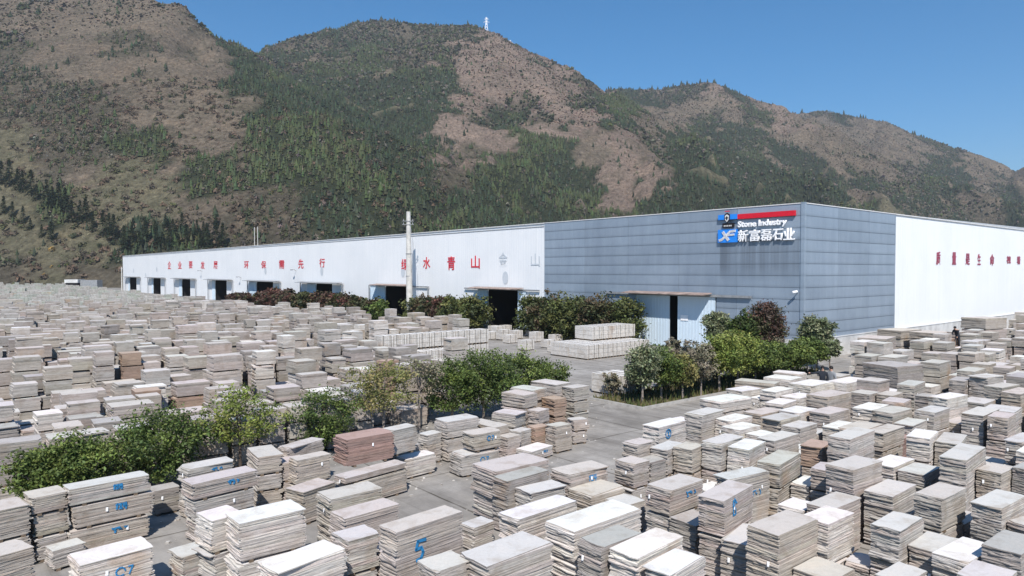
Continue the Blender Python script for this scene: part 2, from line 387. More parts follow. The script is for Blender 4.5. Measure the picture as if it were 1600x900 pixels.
COVC = {'b': (0.168, 0.138, 0.104), 'p': (0.222, 0.172, 0.138), 'g': (0.042, 0.050, 0.030), 'm': (0.115, 0.100, 0.074), 'o': (0.160, 0.146, 0.096)}
def cover_at(x, y, z, wob=44):
    f = y * CP - (z - H_CAM) * SP; u = y * SP + (z - H_CAM) * CP
    px = 800 + F_PX * x / f; py = 450 - F_PX * u / f
    px = px + fbm(x / 55, y / 55, 21, 4) * wob; py = py + fbm(x / 55, y / 55, 31, 4) * wob * 0.8
    px = px + fbm(x / 14, y / 14, 41, 2) * 26; py = py + fbm(x / 14, y / 14, 51, 2) * 26
    ci = np.clip((px / 50).astype(int), 0, 31); ri = np.clip((py / 50).astype(int), 0, 8)
    cv = COVER_TAB[ri, ci].copy()
    gul = 0.35 - np.abs(fbm(x / 75, y / 130, 11, 4)) + 0.5 * (0.3 - np.abs(fbm(x / 34, y / 60, 15, 3)))
    low = gul < 0.02; vlow = gul < -0.12; high = gul > 0.42
    br = (cv == 'b') | (cv == 'p') | (cv == 'o')
    lf = px < 400
    cv[br & low & ~lf] = 'm'; cv[br & vlow & ~lf] = 'g'; cv[br & lf & (gul < -0.30)] = 'm'; cv[(cv == 'g') & high & (fbm(x / 90, y / 90, 19, 2) > 0.02)] = 'o'; cv[(cv == 'm') & high] = 'b'
    return cv
cov = cover_at(GX, GY, HT)
VC = np.zeros(GX.shape + (3,))
for k_, c_ in COVC.items(): VC[cov == k_] = c_
VC *= (1 + 0.18 * fbm(GX / 30, GY / 30, 61, 3))[..., None]
nx, ny = len(XS), len(YS)
idx = np.arange(nx * ny).reshape(ny, nx)
FQ = np.stack([idx[:-1, :-1], idx[:-1, 1:], idx[1:, 1:], idx[1:, :-1]], -1).reshape(-1, 4)
zc = HT.ravel()[FQ].max(1); FQ = FQ[zc > -2.9]
used = np.unique(FQ); remap = np.full(nx * ny, -1); remap[used] = np.arange(len(used))
Vt = np.stack([GX, GY, HT], -1).reshape(-1, 3)[used]
tag(link('mountains', mesh_np('mountains', Vt, remap[FQ], M_terr, VC.reshape(-1, 3)[used], True)), kind='structure')

def scatter_far(name, n_try, region, kinds, sizes, colfn, label, cat, spacing_noise=0.0):
    xs = RNG.uniform(-900, 1500, n_try); ys = RNG.uniform(300, 1560, n_try)
    z = terr_z(xs, ys); f = ys; px = 800 + F_PX * xs / f
    ok = (px > -60) & (px < 1660) & (z > 0.5)
    xs, ys, z = xs[ok], ys[ok], z[ok]
    # thin out with distance so that detail follows the size in view
    cv = cover_at(xs, ys, z)
    dens = np.zeros(len(xs))
    for k_, d_ in region.items(): dens[cv == k_] = d_
    dens *= 0.65 + 0.7 * (fbm(xs / 25, ys / 25, 71, 3) + 0.5)
    # facing the camera only matters: drop what lies behind the crests
    e = 6.0; gy = (terr_z(xs, ys + e) - z) / e; gx = (terr_z(xs + e, ys) - z) / e
    dist = np.hypot(xs, ys); facing = (gx * xs + gy * ys) / dist - (z - H_CAM) / dist
    ok = (RNG.uniform(0, 1, len(xs)) < dens) & (facing > -0.10)
    xs, ys, z = xs[ok], ys[ok], z[ok]; n = len(xs)
    cvs = cv[ok]
    V = []; Fc = []; Cc = []
    hs = RNG.uniform(sizes[0], sizes[1], n) * (0.7 + 0.6 * RNG.uniform(0, 1, n) ** 2)
    if kinds == 'conifer':
        for tier, (z0, z1, r) in enumerate([(0.02, 0.62, 0.27), (0.34, 1.0, 0.185)]):
            ang = RNG.uniform(0, 6.28, n)[:, None] + np.arange(5)[None] * 2 * math.pi / 5
            rr = hs[:, None] * r * RNG.uniform(0.7, 1.3, (n, 5)); zz = z[:, None] + hs[:, None] * (z0 + RNG.uniform(-0.05, 0.05, (n, 5)))
            ring = np.stack([xs[:, None] + rr * np.cos(ang), ys[:, None] + rr * np.sin(ang), zz], -1)
            top = np.stack([xs + RNG.normal(0, .02, n) * hs, ys, z + hs * z1], -1)[:, None]
            vv = np.concatenate([ring, top], 1); base = sum(len(q) for q in V); V.append(vv.reshape(-1, 3))
            ids = base + np.arange(n)[:, None] * 6
            Fc.append(np.stack([np.stack([ids[:, 0] + k, ids[:, 0] + (k + 1) % 5, ids[:, 0] + 5], -1) for k in range(5)], 1).reshape(-1, 3))
            Cc.append(np.repeat(colfn(n, cvs, xs, ys)[None], 1, 0).reshape(n, 3).repeat(6, 0))
        Cc[1] = Cc[0] * 1.12
    else:
        # nearer ones as loose sprays of twigs and leaves, further ones as broken rounded crowns
        nearm = np.hypot(xs, ys) < 640; a_all = colfn(n, cvs, xs, ys)
        if nearm.any():
            xn, yn, zn, hn, cn = xs[nearm], ys[nearm], z[nearm], hs[nearm], a_all[nearm]; m_ = len(xn); k = 16
            d_ = RNG.normal(size=(m_, k, 3)); d_ /= np.linalg.norm(d_, axis=2)[..., None]; d_[..., 2] = np.abs(d_[..., 2])
            P_ = np.stack([xn, yn, zn], -1)[:, None] + d_ * (hn[:, None, None] * np.array([.55, .55, .95])) * RNG.uniform(.35, 1, (m_, k, 1))
            t_ = RNG.normal(size=(m_, k, 3)); t_[..., 2] += .9; t_ /= np.linalg.norm(t_, axis=2)[..., None]; b_ = np.cross(d_, t_); sz = hn[:, None, None] * .22 * RNG.uniform(.5, 1.4, (m_, k, 1))
            Vn = np.stack([P_ + t_ * sz, P_ + b_ * sz * .55, P_ - t_ * sz, P_ - b_ * sz * .55], 2).reshape(-1, 3)
            q0 = np.arange(m_ * k)[:, None] * 4; Fn = np.concatenate([q0 + np.array([[0, 1, 2]]), q0 + np.array([[0, 2, 3]])])
            Cn = (cn[:, None] * RNG.uniform(.7, 1.3, (m_, k, 1))).reshape(-1, 3).repeat(4, 0)
            tag(link(name + '_near', mesh_np(name + '_near', Vn, Fn, M_far, np.clip(Cn, 0, 1))), label.replace('mountain', 'nearer mountain'), cat, kind='stuff')
            keep = ~nearm; xs, ys, z, hs, cvs = xs[keep], ys[keep], z[keep], hs[keep], cvs[keep]; a_all = a_all[keep]; n = len(xs)
        w = 0.5 if kinds == 'round' else 0.75
        rings = []
        for (zf, rf) in ((0.12, 0.75), (0.5, 1.0), (0.82, 0.62)):
            ang = RNG.uniform(0, 6.28, n)[:, None] + np.arange(5)[None] * 2 * math.pi / 5
            rr = hs[:, None] * w * rf * RNG.uniform(0.65, 1.3, (n, 5)); zz = z[:, None] + hs[:, None] * (zf + RNG.uniform(-0.09, 0.09, (n, 5)))
            rings.append(np.stack([xs[:, None] + rr * np.cos(ang), ys[:, None] + rr * np.sin(ang), zz], -1))
        top = np.stack([xs, ys, z + hs], -1)[:, None]
        vv = np.concatenate(rings + [top], 1); V.append(vv.reshape(-1, 3)); ids = np.arange(n) * 16
        fs = []
        for a_ in (0, 1):
            for k in range(5):
                p, q = a_ * 5 + k, a_ * 5 + (k + 1) % 5
                fs.append(np.stack([ids + p, ids + q, ids + q + 5], -1)); fs.append(np.stack([ids + p, ids + q + 5, ids + p + 5], -1))
        for k in range(5): fs.append(np.stack([ids + 10 + k, ids + 10 + (k + 1) % 5, ids + 15], -1))
        Fc.append(np.concatenate(fs)); Cc.append(a_all.repeat(16, 0) * RNG.uniform(0.8, 1.2, (n * 16, 1)))
    V = np.concatenate(V); Fc = np.concatenate(Fc); Cc = np.clip(np.concatenate(Cc), 0, 1)
    print(name, n)
    return tag(link(name, mesh_np(name, V, Fc, M_far, Cc)), label, cat, kind='stuff')
def jit(n, base, v=0.25, h=0.12):
    c = np.array(base)[None] * RNG.uniform(1 - v, 1 + v, (n, 1)) * RNG.uniform(1 - h, 1 + h, (n, 3)); return c
def col_con(n, cv, x, y):
    c = jit(n, (0.038, 0.050, 0.030), 0.35)
    w = fbm(x / 60, y / 60, 81, 3) > 0.12; c[w] = jit(int(w.sum()), (0.056, 0.069, 0.034), 0.3)
    return c
def col_rnd(n, cv, x, y):
    c = jit(n, (0.060, 0.068, 0.038), 0.35); q = RNG.uniform(0, 1, n)
    c[q < 0.42] = jit(int((q < 0.42).sum()), (0.120, 0.105, 0.085), 0.3); c[q > 0.92] = jit(int((q > 0.92).sum()), (0.085, 0.096, 0.040), 0.25)
    return c
def col_scr(n, cv, x, y):
    c = jit(n, (0.165, 0.134, 0.102), 0.4); q = RNG.uniform(0, 1, n)
    c[cv == 'p'] = jit(int((cv == 'p').sum()), (0.235, 0.172, 0.136), 0.4)
    c[cv == 'o'] = jit(int((cv == 'o').sum()), (0.155, 0.142, 0.092), 0.3)
    c[cv == 'm'] = jit(int((cv == 'm').sum()), (0.115, 0.098, 0.080), 0.35)
    c[q < 0.08] = jit(int((q < 0.08).sum()), (0.060, 0.072, 0.034), 0.3); return c
scatter_far('forest', 900000, {'g': 0.55, 'm': 0.06, 'b': 0.006, 'p': 0.012, 'o': 0.008}, 'conifer', (2.7, 5.2), col_con,
            'dark green conifer forest filling the valleys of the mountains', 'forest')
def crest_trees():
    rr_ = random.Random(31); V = []; Fc = []; Cc = []
    for ri in (0, 3, 7, 10):
        W3 = [at_dist(*p) for p in RIDGES[ri][1]]
        for (x0, y0, z0), (x1, y1, z1) in zip(W3, W3[1:]):
            L_ = math.hypot(x1 - x0, y1 - y0); n_ = int(L_ / 7)
            for k in range(n_):
                if vnoise(np.array([x0 / 40 + k * .35]), np.array([ri * 3.1]), 9)[0] < .42: continue
                t_ = rr_.random(); x = x0 + t_ * (x1 - x0) + rr_.uniform(-6, 6); y = y0 + t_ * (y1 - y0) - rr_.uniform(0, 14); z = float(terr_z(np.array([x]), np.array([y]))[0]) - .5
                h = rr_.uniform(4.5, 10) * (y / 1000) ** .4; c_ = rr_.uniform(.7, 1.2)
                for (za, zb_, r_) in ((.05, .65, .30), (.3, .85, .22), (.55, 1, .14)):
                    b_ = len(V); ph = rr_.uniform(0, 6)
                    for j in range(6): q = r_ * h * rr_.uniform(.6, 1.3); V.append((x + q * math.cos(ph + j * 1.047), y + q * math.sin(ph + j * 1.047), z + h * (za + rr_.uniform(-.05, .05)))); Cc.append((.034 * c_, .044 * c_, .027 * c_))
                    V.append((x, y, z + h * zb_)); Cc.append((.04 * c_, .05 * c_, .03 * c_))
                    for j in range(6): Fc.append((b_ + j, b_ + (j + 1) % 6, b_ + 6))
    tag(link('crest_woodland', mesh_np('crest_woodland', np.array(V), np.array(Fc), M_far, np.array(Cc))), 'ragged line of dark trees along the mountain crests', 'woodland', kind='stuff')
crest_trees()
scatter_far('mixed_woodland', 760000, {'g': 0.25, 'm': 0.42, 'b': 0.010, 'p': 0.014, 'o': 0.008}, 'round', (1.9, 3.7), col_rnd,
            'bare grey and olive broadleaf woodland mixed through the mountain slopes', 'woodland')
scatter_far('scrub', 700000, {'g': 0.03, 'm': 0.16, 'b': 0.40, 'p': 0.36, 'o': 0.34}, 'bush', (0.7, 1.5), col_scr,
            'brown winter scrub covering the open mountain slopes', 'scrub')

hz = MB(); hz.box(-1560, 2560, -200, 2660, -5, float(HT.max()) + 60)
M_haze = bpy.data.materials.new('haze'); M_haze.use_nodes = True; nt = M_haze.node_tree; nt.nodes.clear()
vo = nt.nodes.new('ShaderNodeOutputMaterial'); pv = nt.nodes.new('ShaderNodeVolumePrincipled'); pv.inputs['Density'].default_value = 0.0002; pv.inputs['Color'].default_value = (0.92, 0.96, 1.0, 1); pv.inputs['Anisotropy'].default_value = 0.3
nt.links.new(pv.outputs[0], vo.inputs['Volume']); tag(hz.obj('haze', M_haze), kind='stuff')

# ================================================================= FACTORY HALL
# local frame of the hall: x = distance from the near corner along the long facade (away), y = out of the facade is negative, z up
def wall_frame(org, d, flip):
    return (org[0], org[1]), math.atan2(d[1], d[0])
hall = empty('factory_hall', (CX, CY, 0), YAW_F)
tag(hall, 'very long white factory hall with a grey clad corner and dark doorways below the mountains', 'factory')
# in hall local space: +x along FD; FD rotated +90 is (-FDy, FDx); GD = (FDy, -FDx) -> local -y. Facade outward normal = -GD = local +y
ZT = 12.19; S_CL = fac_l(851)[0]; S_END = fac_l(192)[0]; G_CL = fac_r(1398)[0]; G_END = 150.0; PL = 1.62
wall = MB()
DOORS = []   # (s0, s1 opening) , canopy
for (o0, o1, c0, c1, left_p, right_p) in [
    (1048, 1061, 988, 1116, None, None), (763.5, 811, 728, 830, 750.5, 820), (603, 640, 580, 672, 581.5, None), (494.7, 518.8, 472, 537.5, 482.5, None),
    (401.5, 426.5, 389, 440, 391.5, None), (336.8, 353.9, 327, 365, 333, None), (284.8, 297, 274, 307.5, 281, None), (240, 250.7, 232.8, 259.6, 238, None), (203.3, 213, 197, 220.5, 201.5, None)]:
    g_ = lambda p: fac_l(p)[0] if p else None
    DOORS.append((g_(o1), g_(o0), g_(c1), g_(c0), g_(left_p), g_(right_p)))
DH = 4.72
def fbox(mb, s0, s1, out0, out1, z0, z1, col=None): return mb.box(s0, s1, out0, out1, z0, z1, col)      # left facade box, out>0 towards the yard
def gbox(mb, t0, t1, out0, out1, z0, z1, col=None): return mb.box(-out1, -out0, -t1, -t0, z0, z1, col)  # right facade box
def corr(mb, s0, s1, z0, z1, pitch, face):
    """corrugated sheet as real ribs"""
    n = max(1, int(round((s1 - s0) / pitch))); p = (s1 - s0) / n
    prof = []
    for i in range(n):
        a_ = s0 + i * p
        prof += [(a_, 0.0), (a_ + p * .72, 0.0), (a_ + p * .79, 0.010), (a_ + p * .93, 0.010)]
    prof.append((s1, 0.0)); b_ = len(mb.v)
    for (q, o_) in prof:
        for z in (z0, z1): mb.v.append((q, o_, z) if face == 'L' else (-o_, -q, z))
    for i in range(len(prof) - 1):
        f_ = (b_ + 2*i, b_ + 2*i + 1, b_ + 2*i + 3, b_ + 2*i + 2)
        mb.f.append(f_ if face == 'L' else f_[::-1]); mb.c.append(None)
wl = MB(); ops = sorted([(d[0], d[1]) for d in DOORS[1:]])
cur = S_CL
for a_, b_ in ops:
    corr(wl, cur, a_, PL if False else 0.0, ZT, 0.42, 'L'); corr(wl, a_, b_, DH, ZT, 0.42, 'L'); cur = b_
corr(wl, cur, S_END, 0.0, ZT, 0.42, 'L')
wl.obj('white_wall', M_wwall, hall)
wr = MB(); corr(wr, G_CL, G_END, PL, ZT, 0.42, 'R'); wr.obj('white_side_wall', M_wwall2, hall)
bw = MB(); bw.box(S_END - 0.2, S_END, -G_END, -0.05, 0, ZT - .1); bw.box(0.1, S_END, -G_END, -G_END + .2, 0, ZT - .1); bw.obj('back_wall', M_wwall, hall)
rf = MB(); rf.box(0.1, S_END + .12, -G_END - .1, -0.05, ZT - 0.35, ZT - 0.06)
rf.poly([(0.08, -0.1, ZT - .05), (S_END, -0.1, ZT - .05), (S_END, -G_END, ZT - .05), (0.08, -G_END, ZT - .05), (0.08, -G_END / 2, ZT + .5), (S_END, -G_END / 2, ZT + .5)],
        [(0, 1, 5, 4), (4, 5, 2, 3), (0, 4, 3), (1, 2, 5)])
rf.obj('roof', M_roof, hall)
tr = MB(); fbox(tr, S_CL, S_END + .1, 0.0, 0.12, ZT - 0.02, ZT + 0.07); gbox(tr, G_CL, G_END, 0.0, 0.12, ZT - 0.02, ZT + 0.07)
fbox(tr, 0, S_CL, 0.03, 0.10, ZT, ZT + 0.07); gbox(tr, 0, G_CL, 0.03, 0.10, ZT, ZT + .07); tr.obj('roof_edge_trim', M_trim, hall)
gl = MB(); fbox(gl, S_CL + .05, S_END, 0.036, 0.06, ZT - 0.36, ZT - 0.30); gl.obj('gutter_line', M_steel, hall)
# cladding cassettes, slightly different from one another
cl = MB(); sm = MB()
sl = [0.0] + [fac_l(p)[0] for p in (1152, 1061, 982, 914)] + [S_CL]
sr = [0.0] + [fac_r(p)[0] for p in (1308.5, 1356.5)] + [G_CL]
e0, e1 = DOORS[0][0], DOORS[0][1]
dp0, dp1 = fac_l(1120)[0], fac_l(996)[0]
rows = []; z = ZT
while z > PL + 0.05: rows.append((max(PL, z - 0.93), z)); z -= 0.93
rl = random.Random(5)
def cassette(mb, kind, a0, a1, z0, z1, tone):
    o_ = 0.05; lip = 0.012
    (fbox if kind == 'L' else gbox)(mb, a0 + lip, a1 - lip, 0.0, o_ + rl.uniform(-.004, .004), z0 + lip, z1 - lip, (tone, tone, tone * 1.01))
for kind, ss in (('L', sl), ('R', sr)):
    for i in range(len(ss) - 1):
        ct = rl.uniform(0.93, 1.07)
        for (z0, z1) in rows:
            t_ = ct * rl.uniform(0.95, 1.04)
            segs = [(ss[i], ss[i + 1])]
            if kind == 'L' and z0 < DH:
                segs = []
                a_, b_ = ss[i], ss[i + 1]
                if a_ < dp0: segs.append((a_, min(b_, dp0)))
                if b_ > dp1: segs.append((max(a_, dp1), b_))
                if z1 > DH + .2 and not (b_ <= dp0 or a_ >= dp1): cassette(cl, kind, max(a_, dp0), min(b_, dp1), DH, z1, t_)
            for (a_, b_) in segs:
                if b_ - a_ > 0.1: cassette(cl, kind, a_, b_, z0, z1, t_)
cl.obj('cladding_panels', M_clad, hall)
fbox(sm, 0.1, dp0, -0.1, 0.0, PL, ZT); fbox(sm, dp1, S_CL, -0.1, 0.0, PL, ZT); fbox(sm, dp0, dp1, -0.1, 0.0, DH, ZT); gbox(sm, 0.1, G_CL, -0.1, 0.0, PL, ZT); sm.obj('panel_backing', M_seam, hall)
cc = MB(); cc.box(-0.13, 0.16, -0.16, 0.13, PL, ZT + 0.1, (1.1, 1.1, 1.1)); cc.obj('corner_post', M_clad, hall)
pl = MB(); gbox(pl, -0.2, G_END, -0.2, 0.2, 0, PL - 0.06); gbox(pl, -0.22, G_END, 0.0, 0.24, PL - 0.06, PL)
fbox(pl, 0.0, dp0, 0.0, 0.2, 0, PL - 0.003); fbox(pl, dp1, S_CL, 0.0, 0.2, 0, PL - 0.003)
pl.obj('plinth', M_plinth, hall)
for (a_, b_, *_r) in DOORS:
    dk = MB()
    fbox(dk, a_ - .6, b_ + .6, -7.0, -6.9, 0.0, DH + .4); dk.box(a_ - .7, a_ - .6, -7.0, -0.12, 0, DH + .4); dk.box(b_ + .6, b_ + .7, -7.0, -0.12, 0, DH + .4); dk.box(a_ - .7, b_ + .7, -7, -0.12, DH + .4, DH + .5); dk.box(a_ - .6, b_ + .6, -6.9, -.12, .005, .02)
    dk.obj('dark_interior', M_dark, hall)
def ribbed_panel(s0, s1, out, z0, z1):
    mb = MB(); fbox(mb, s0, s1, out, out + .06, z0, z1); n = max(2, int((s1 - s0) / 0.3)); p = (s1 - s0) / n
    for i in range(n + 1): fbox(mb, s0 + i * p - .02 * (i > 0), s0 + i * p + .02 * (i < n), out + .06, out + .085, z0, z1)
    fbox(mb, s0, s1, out + .086, out + .105, z0, z0 + .15); fbox(mb, s0, s1, out + .086, out + .105, z1 - .15, z1)
    return mb
for k, (a_, b_, c0, c1, lp, rp) in enumerate(DOORS):
    if k == 0:
        # two tall leaves half open in the grey cladding
        d_ = ribbed_panel(dp0 + .05, a_, 0.08, 0.08, DH).obj('sliding_door', M_door, hall)
        pt = MB(); fbox(pt, a_ - 1.15, a_ - .35, .19, .20, 2.55, 3.05); pt.obj('notice_plate', M_white, d_)
        ribbed_panel(b_, dp1 - .05, 0.08, 0.08, DH).obj('sliding_door', M_door, hall)
        r_ = MB(); fbox(r_, fac_l(1176)[0], fac_l(950)[0], 0.14, 0.32, DH + .02, DH + .22); r_.obj('door_rail', M_steel, hall)
        c_ = MB(); c_.poly([(c0, .33, DH + .30), (c1, .33, DH + .30), (c1, 1.55, DH + .18), (c0, 1.55, DH + .18), (c0, .33, DH + .38), (c1, .33, DH + .38), (c1, 1.55, DH + .26), (c0, 1.55, DH + .26)],
                           [(0,3,2,1),(4,5,6,7),(0,1,5,4),(1,2,6,5),(2,3,7,6),(3,0,4,7)]); c_.obj('door_canopy', M_rust, hall)
        continue
    if lp: ribbed_panel(b_ - .02, lp + .25, 0.10, 0.08, DH).obj('sliding_door', M_door, hall)
    if rp: ribbed_panel(rp - .3, a_ + .02, 0.10, 0.08, DH).obj('sliding_door', M_door, hall)
    r_ = MB(); fbox(r_, c0 - (1.6 if k == 1 else 0), c1, 0.15, 0.28, DH, DH + .16); r_.obj('door_rail', M_steel, hall)
    c_ = MB(); dpt = 1.5
    m0, m1 = (c0 + .1, c1 - .1) if k > 2 else (a_ - 1.2, b_ + 2.4)
    c_.poly([(m0, .30, DH + .28), (m1, .30, DH + .28), (m1, dpt, DH + .14), (m0, dpt, DH + .14), (m0, .30, DH + .35), (m1, .30, DH + .35), (m1, dpt, DH + .21), (m0, dpt, DH + .21)],
            [(0,3,2,1),(4,5,6,7),(0,1,5,4),(1,2,6,5),(2,3,7,6),(3,0,4,7)]); c_.obj('door_canopy', M_rust if k < 3 else M_steel, hall)
    if k >= 2:
        for s_ in (c0, c1):
            p_ = MB(); fbox(p_, s_ - .07, s_ + .07, .30, .44, 0, DH + .1); p_.obj('frame_post', M_steel, hall)
# wall lamps and faded stencils above the doors
for px, py in ((630, 425), (790, 434), (503, 424), (415, 423), (463, 423), (377, 434), (316, 424), (209, 423), (245, 421), (228, 430)):
    s_, z_ = fac_l(px, py); m_ = MB(); 
    if px in (377, 463, 316): m_.tube([(s_, .03, z_), (s_, .5, z_ + .25), (s_, .85, z_ + .2)], .05, 6); fbox(m_, s_ - .3, s_ + .3, .8, 1.05, z_ + .08, z_ + .25); m_.obj('wall_lamp', M_steel, hall)
    else:
        n = 20; pts = [(s_ + .55 * math.cos(2 * math.pi * i / n), .04, z_ + .75 * math.sin(2 * math.pi * i / n)) for i in range(n)]
        pts += [(x, .045, z) for x, _, z in pts]; m_.poly(pts, [tuple(range(n, 2 * n))[::-1]]); m_.obj('faded_roundel', M_faded, hall)
# lettering
def text_mesh(name, body, size, m, ext=0.02, off=0.0):
    cu = bpy.data.curves.new('t', 'FONT'); cu.body = body; cu.size = size; cu.extrude = ext; cu.offset = off; cu.align_x = 'CENTER'; cu.align_y = 'CENTER'; cu.resolution_u = 2
    o = bpy.data.objects.new('t', cu); C.objects.link(o); bpy.context.view_layer.update()
    me = bpy.data.meshes.new_from_object(o.evaluated_get(bpy.context.evaluated_depsgraph_get())); bpy.data.objects.remove(o); me.name = name
    me.materials.clear(); me.materials.append(m)
    v = np.empty(len(me.vertices) * 3, dtype=np.float32); me.vertices.foreach_get('co', v); v = v.reshape(-1, 3)
    cx = (v[:, 0].min() + v[:, 0].max()) / 2; cy = (v[:, 1].min() + v[:, 1].max()) / 2; v[:, 0] -= cx; v[:, 1] -= cy
    me['w'] = float(v[:, 0].max() - v[:, 0].min()); me['h'] = float(v[:, 1].max() - v[:, 1].min())
    me.vertices.foreach_set('co', v.ravel()); return me
def put_text(name, body, m, face, s_, z_, w, h, out, parent=None, ext=0.02, off=0.0, shear=0.0):
    """text fitted to w x h metres on a facade; reads left to right seen from the yard"""
    me = text_mesh(name, body, 1.0, m, ext, off)
    o = link(name, me, parent)
    fx, fy = w / me['w'], h / me['h']
    if face == 'L':   # viewer sees +s to the left -> text x = -s ; up = z ; normal = +y
        M_ = Matrix(((-fx, 0, 0, s_), (0, 0, 1, out), (0, fy, 0, z_), (0, 0, 0, 1)))
    else:             # right facade: text x = -y local (t), normal = -x
        M_ = Matrix(((0, 0, -1, -out), (-fx, 0, 0, -s_), (0, fy, 0, z_), (0, 0, 0, 1)))
    me.transform(M_)
    return o
for ch, px0, px1, py0, py1, m_ in [('企', 262.5, 267.5, 408.5, 420, M_redchar), ('业', 278.5, 284, 409, 419.5, M_redchar), ('要', 295.5, 301, 408.5, 419, M_redchar), ('发', 314, 320, 409, 420, M_redchar), ('展', 334, 340.5, 408.5, 420, M_redchar),
        ('环', 382, 389, 408.5, 419.5, M_redchar), ('保', 408.5, 416, 408, 419, M_redchar), ('需', 436.5, 444.5, 407, 419.5, M_redchar), ('先', 466.5, 474.5, 405.5, 419.5, M_redchar), ('行', 499.5, 508, 404, 417.5, M_redchar),
        ('绿', 627.5, 637, 405, 421.5, M_redchar), ('水', 661.5, 672.5, 402, 419.5, M_redchar), ('青', 699.5, 711.5, 401, 421.5, M_redchar), ('山', 736.5, 750, 400, 419, M_redchar)]:
    s0, s1 = fac_l(px1)[0], fac_l(px0)[0]; zm = fac_l((px0 + px1) / 2, (py0 + py1) / 2)[1]; z1 = fac_l((px0 + px1) / 2, py0)[1]
    put_text('painted_character', ch, m_, 'L', (s0 + s1) / 2, zm, (s1 - s0), 2.1 * (z1 - zm), 0.045, hall, 0.01, 0.012)
for px0, px1, py0, py1 in ((780, 793, 394, 416), (830, 844, 396, 416)):
    s0, s1 = fac_l(px1)[0], fac_l(px0)[0]; zm = fac_l((px0 + px1) / 2, (py0 + py1) / 2)[1]; z1 = fac_l((px0 + px1) / 2, py0)[1]
    put_text('ghost_character', '金' if px0 < 800 else '山', M_faded, 'L', (s0 + s1) / 2, zm, (s1 - s0), 2 * (z1 - zm), 0.04, hall, 0.006, 0.015)
for ch, px0, px1, py0, py1 in [('质', 1462, 1468.5, 393, 414), ('量', 1487, 1493, 394, 413.5), ('是', 1508, 1514.5, 396, 414), ('生', 1526.5, 1531.5, 397, 414), ('命', 1546, 1552.5, 397, 415), ('视', 1572, 1578.5, 400, 412), ('着', 1588, 1593.5, 400, 413)]:
    s0, s1 = fac_r(px0)[0], fac_r(px1)[0]; zm = fac_r((px0 + px1) / 2, (py0 + py1) / 2)[1]; z1 = fac_r((px0 + px1) / 2, py0)[1]
    put_text('painted_character', ch, M_redchar2, 'R', (s0 + s1) / 2, zm, (s1 - s0), 2 * (z1 - zm), 0.045, hall, 0.01, 0.02)

# company sign on the cladding
sg = empty('company_sign', (CX, CY, 0), YAW_F); tag(sg, 'red and blue company sign with white Chinese lettering high on the grey cladding', 'sign')
def fpx(x, y): return fac_l(x, y)
def bar(name, m, x0, x1, yt0, yb0, out0, out1):
    """bar between pixel columns, top/bottom measured at x0"""
    (sa, zt), (sb, _), (_, zb) = fpx(x0, yt0), fpx(x1, yt0), fpx(x0, yb0)
    mb = MB(); fbox(mb, sb, sa, out0, out1, zb, zt); return mb.obj(name, m, sg)
bar('blue_bar', M_sblue, 1125.2, 1155.2, 336.5, 344.2, .08, .30); bar('red_bar', M_red, 1155.4, 1244.6, 335.0, 342.6, .08, .30)
bar('logo_board', M_sblue, 1124.6, 1154.2, 359.6, 379.6, .08, .28)
def cpx(x, y): s_, z_ = fpx(x, y); return s_, z_
def fit(name, body, m, x0, x1, y0, y1, out, off, ext, par):
    s0, s1 = fpx(x1, y0)[0], fpx(x0, y0)[0]; xm = (x0 + x1) / 2; zt = fpx(xm, y0)[1]; zb = fpx(xm, y1)[1]
    return put_text(name, body, m, 'L', (s0 + s1) / 2, (zt + zb) / 2, s1 - s0, zt - zb, out, par, ext, off)
x_ = 1155.5
for ch, x0, x1, y0, y1 in [('新', 1156, 1171, 359.5, 377.8), ('富', 1174, 1189.5, 358.8, 377.0), ('磊', 1191.5, 1208, 358.3, 376.2), ('石', 1210, 1225.5, 357.5, 375.5), ('业', 1227, 1244, 356.2, 375.0)]:
    fit('sign_character', ch, M_white, x0, x1, y0, y1, .22, .011, .08, sg)
fit('sign_word', 'Stone', M_white, 1155.5, 1184, 345.2, 354.8, .22, .03, .06, sg); fit('sign_word', 'Industry', M_white, 1188, 1231.5, 342.2, 355.0, .22, .03, .06, sg)
# logo strokes on the blue board
def stroke(mb, pts, w, out):
    P2 = [cpx(*p) for p in pts]
    for (s0, z0), (s1, z1) in zip(P2, P2[1:]):
        dx, dz = s1 - s0, z1 - z0; L = math.hypot(dx, dz) or 1; nx_, nz_ = -dz / L * w, dx / L * w
        q = [(s0 + nx_, z0 + nz_), (s1 + nx_, z1 + nz_), (s1 - nx_, z1 - nz_), (s0 - nx_, z0 - nz_)]
        mb.poly([(a, out, b) for a, b in q] + [(a, out + .04, b) for a, b in q], [(4,5,6,7),(7,6,5,4),(0,1,5,4),(1,2,6,5),(2,3,7,6),(3,0,4,7)])
lg = MB()
stroke(lg, [(1126.5, 376.6), (1131.5, 374.4), (1144, 362.0), (1152.5, 360.8)], .10, .285)
stroke(lg, [(1132.5, 362.6), (1141.5, 376.0)], .12, .288); stroke(lg, [(1139.5, 367.8), (1150.5, 366.4)], .085, .291)
lg.obj('logo_mark', M_white, sg)
sh = MB(); (s0, z0) = cpx(1139.8, 341); k_ = 0.058
def shield(mb, cx_, cz_, w, h, out, th):
    pr = [(-.5, .42), (-.25, .55), (0, .66), (.25, .55), (.5, .42), (.46, -.25), (0, -.66), (-.46, -.25)]
    n = len(pr); pts = [(cx_ - a * w, out, cz_ + b * h) for a, b in pr] + [(cx_ - a * w, out + th, cz_ + b * h) for a, b in pr]
    mb.poly(pts, [tuple(range(n, 2 * n))] + [(i, (i + 1) % n, n + (i + 1) % n, n + i) for i in range(n)])
shield(sh, s0, z0, .50, .68, .31, .06); em = sh.obj('emblem', M_black, sg)
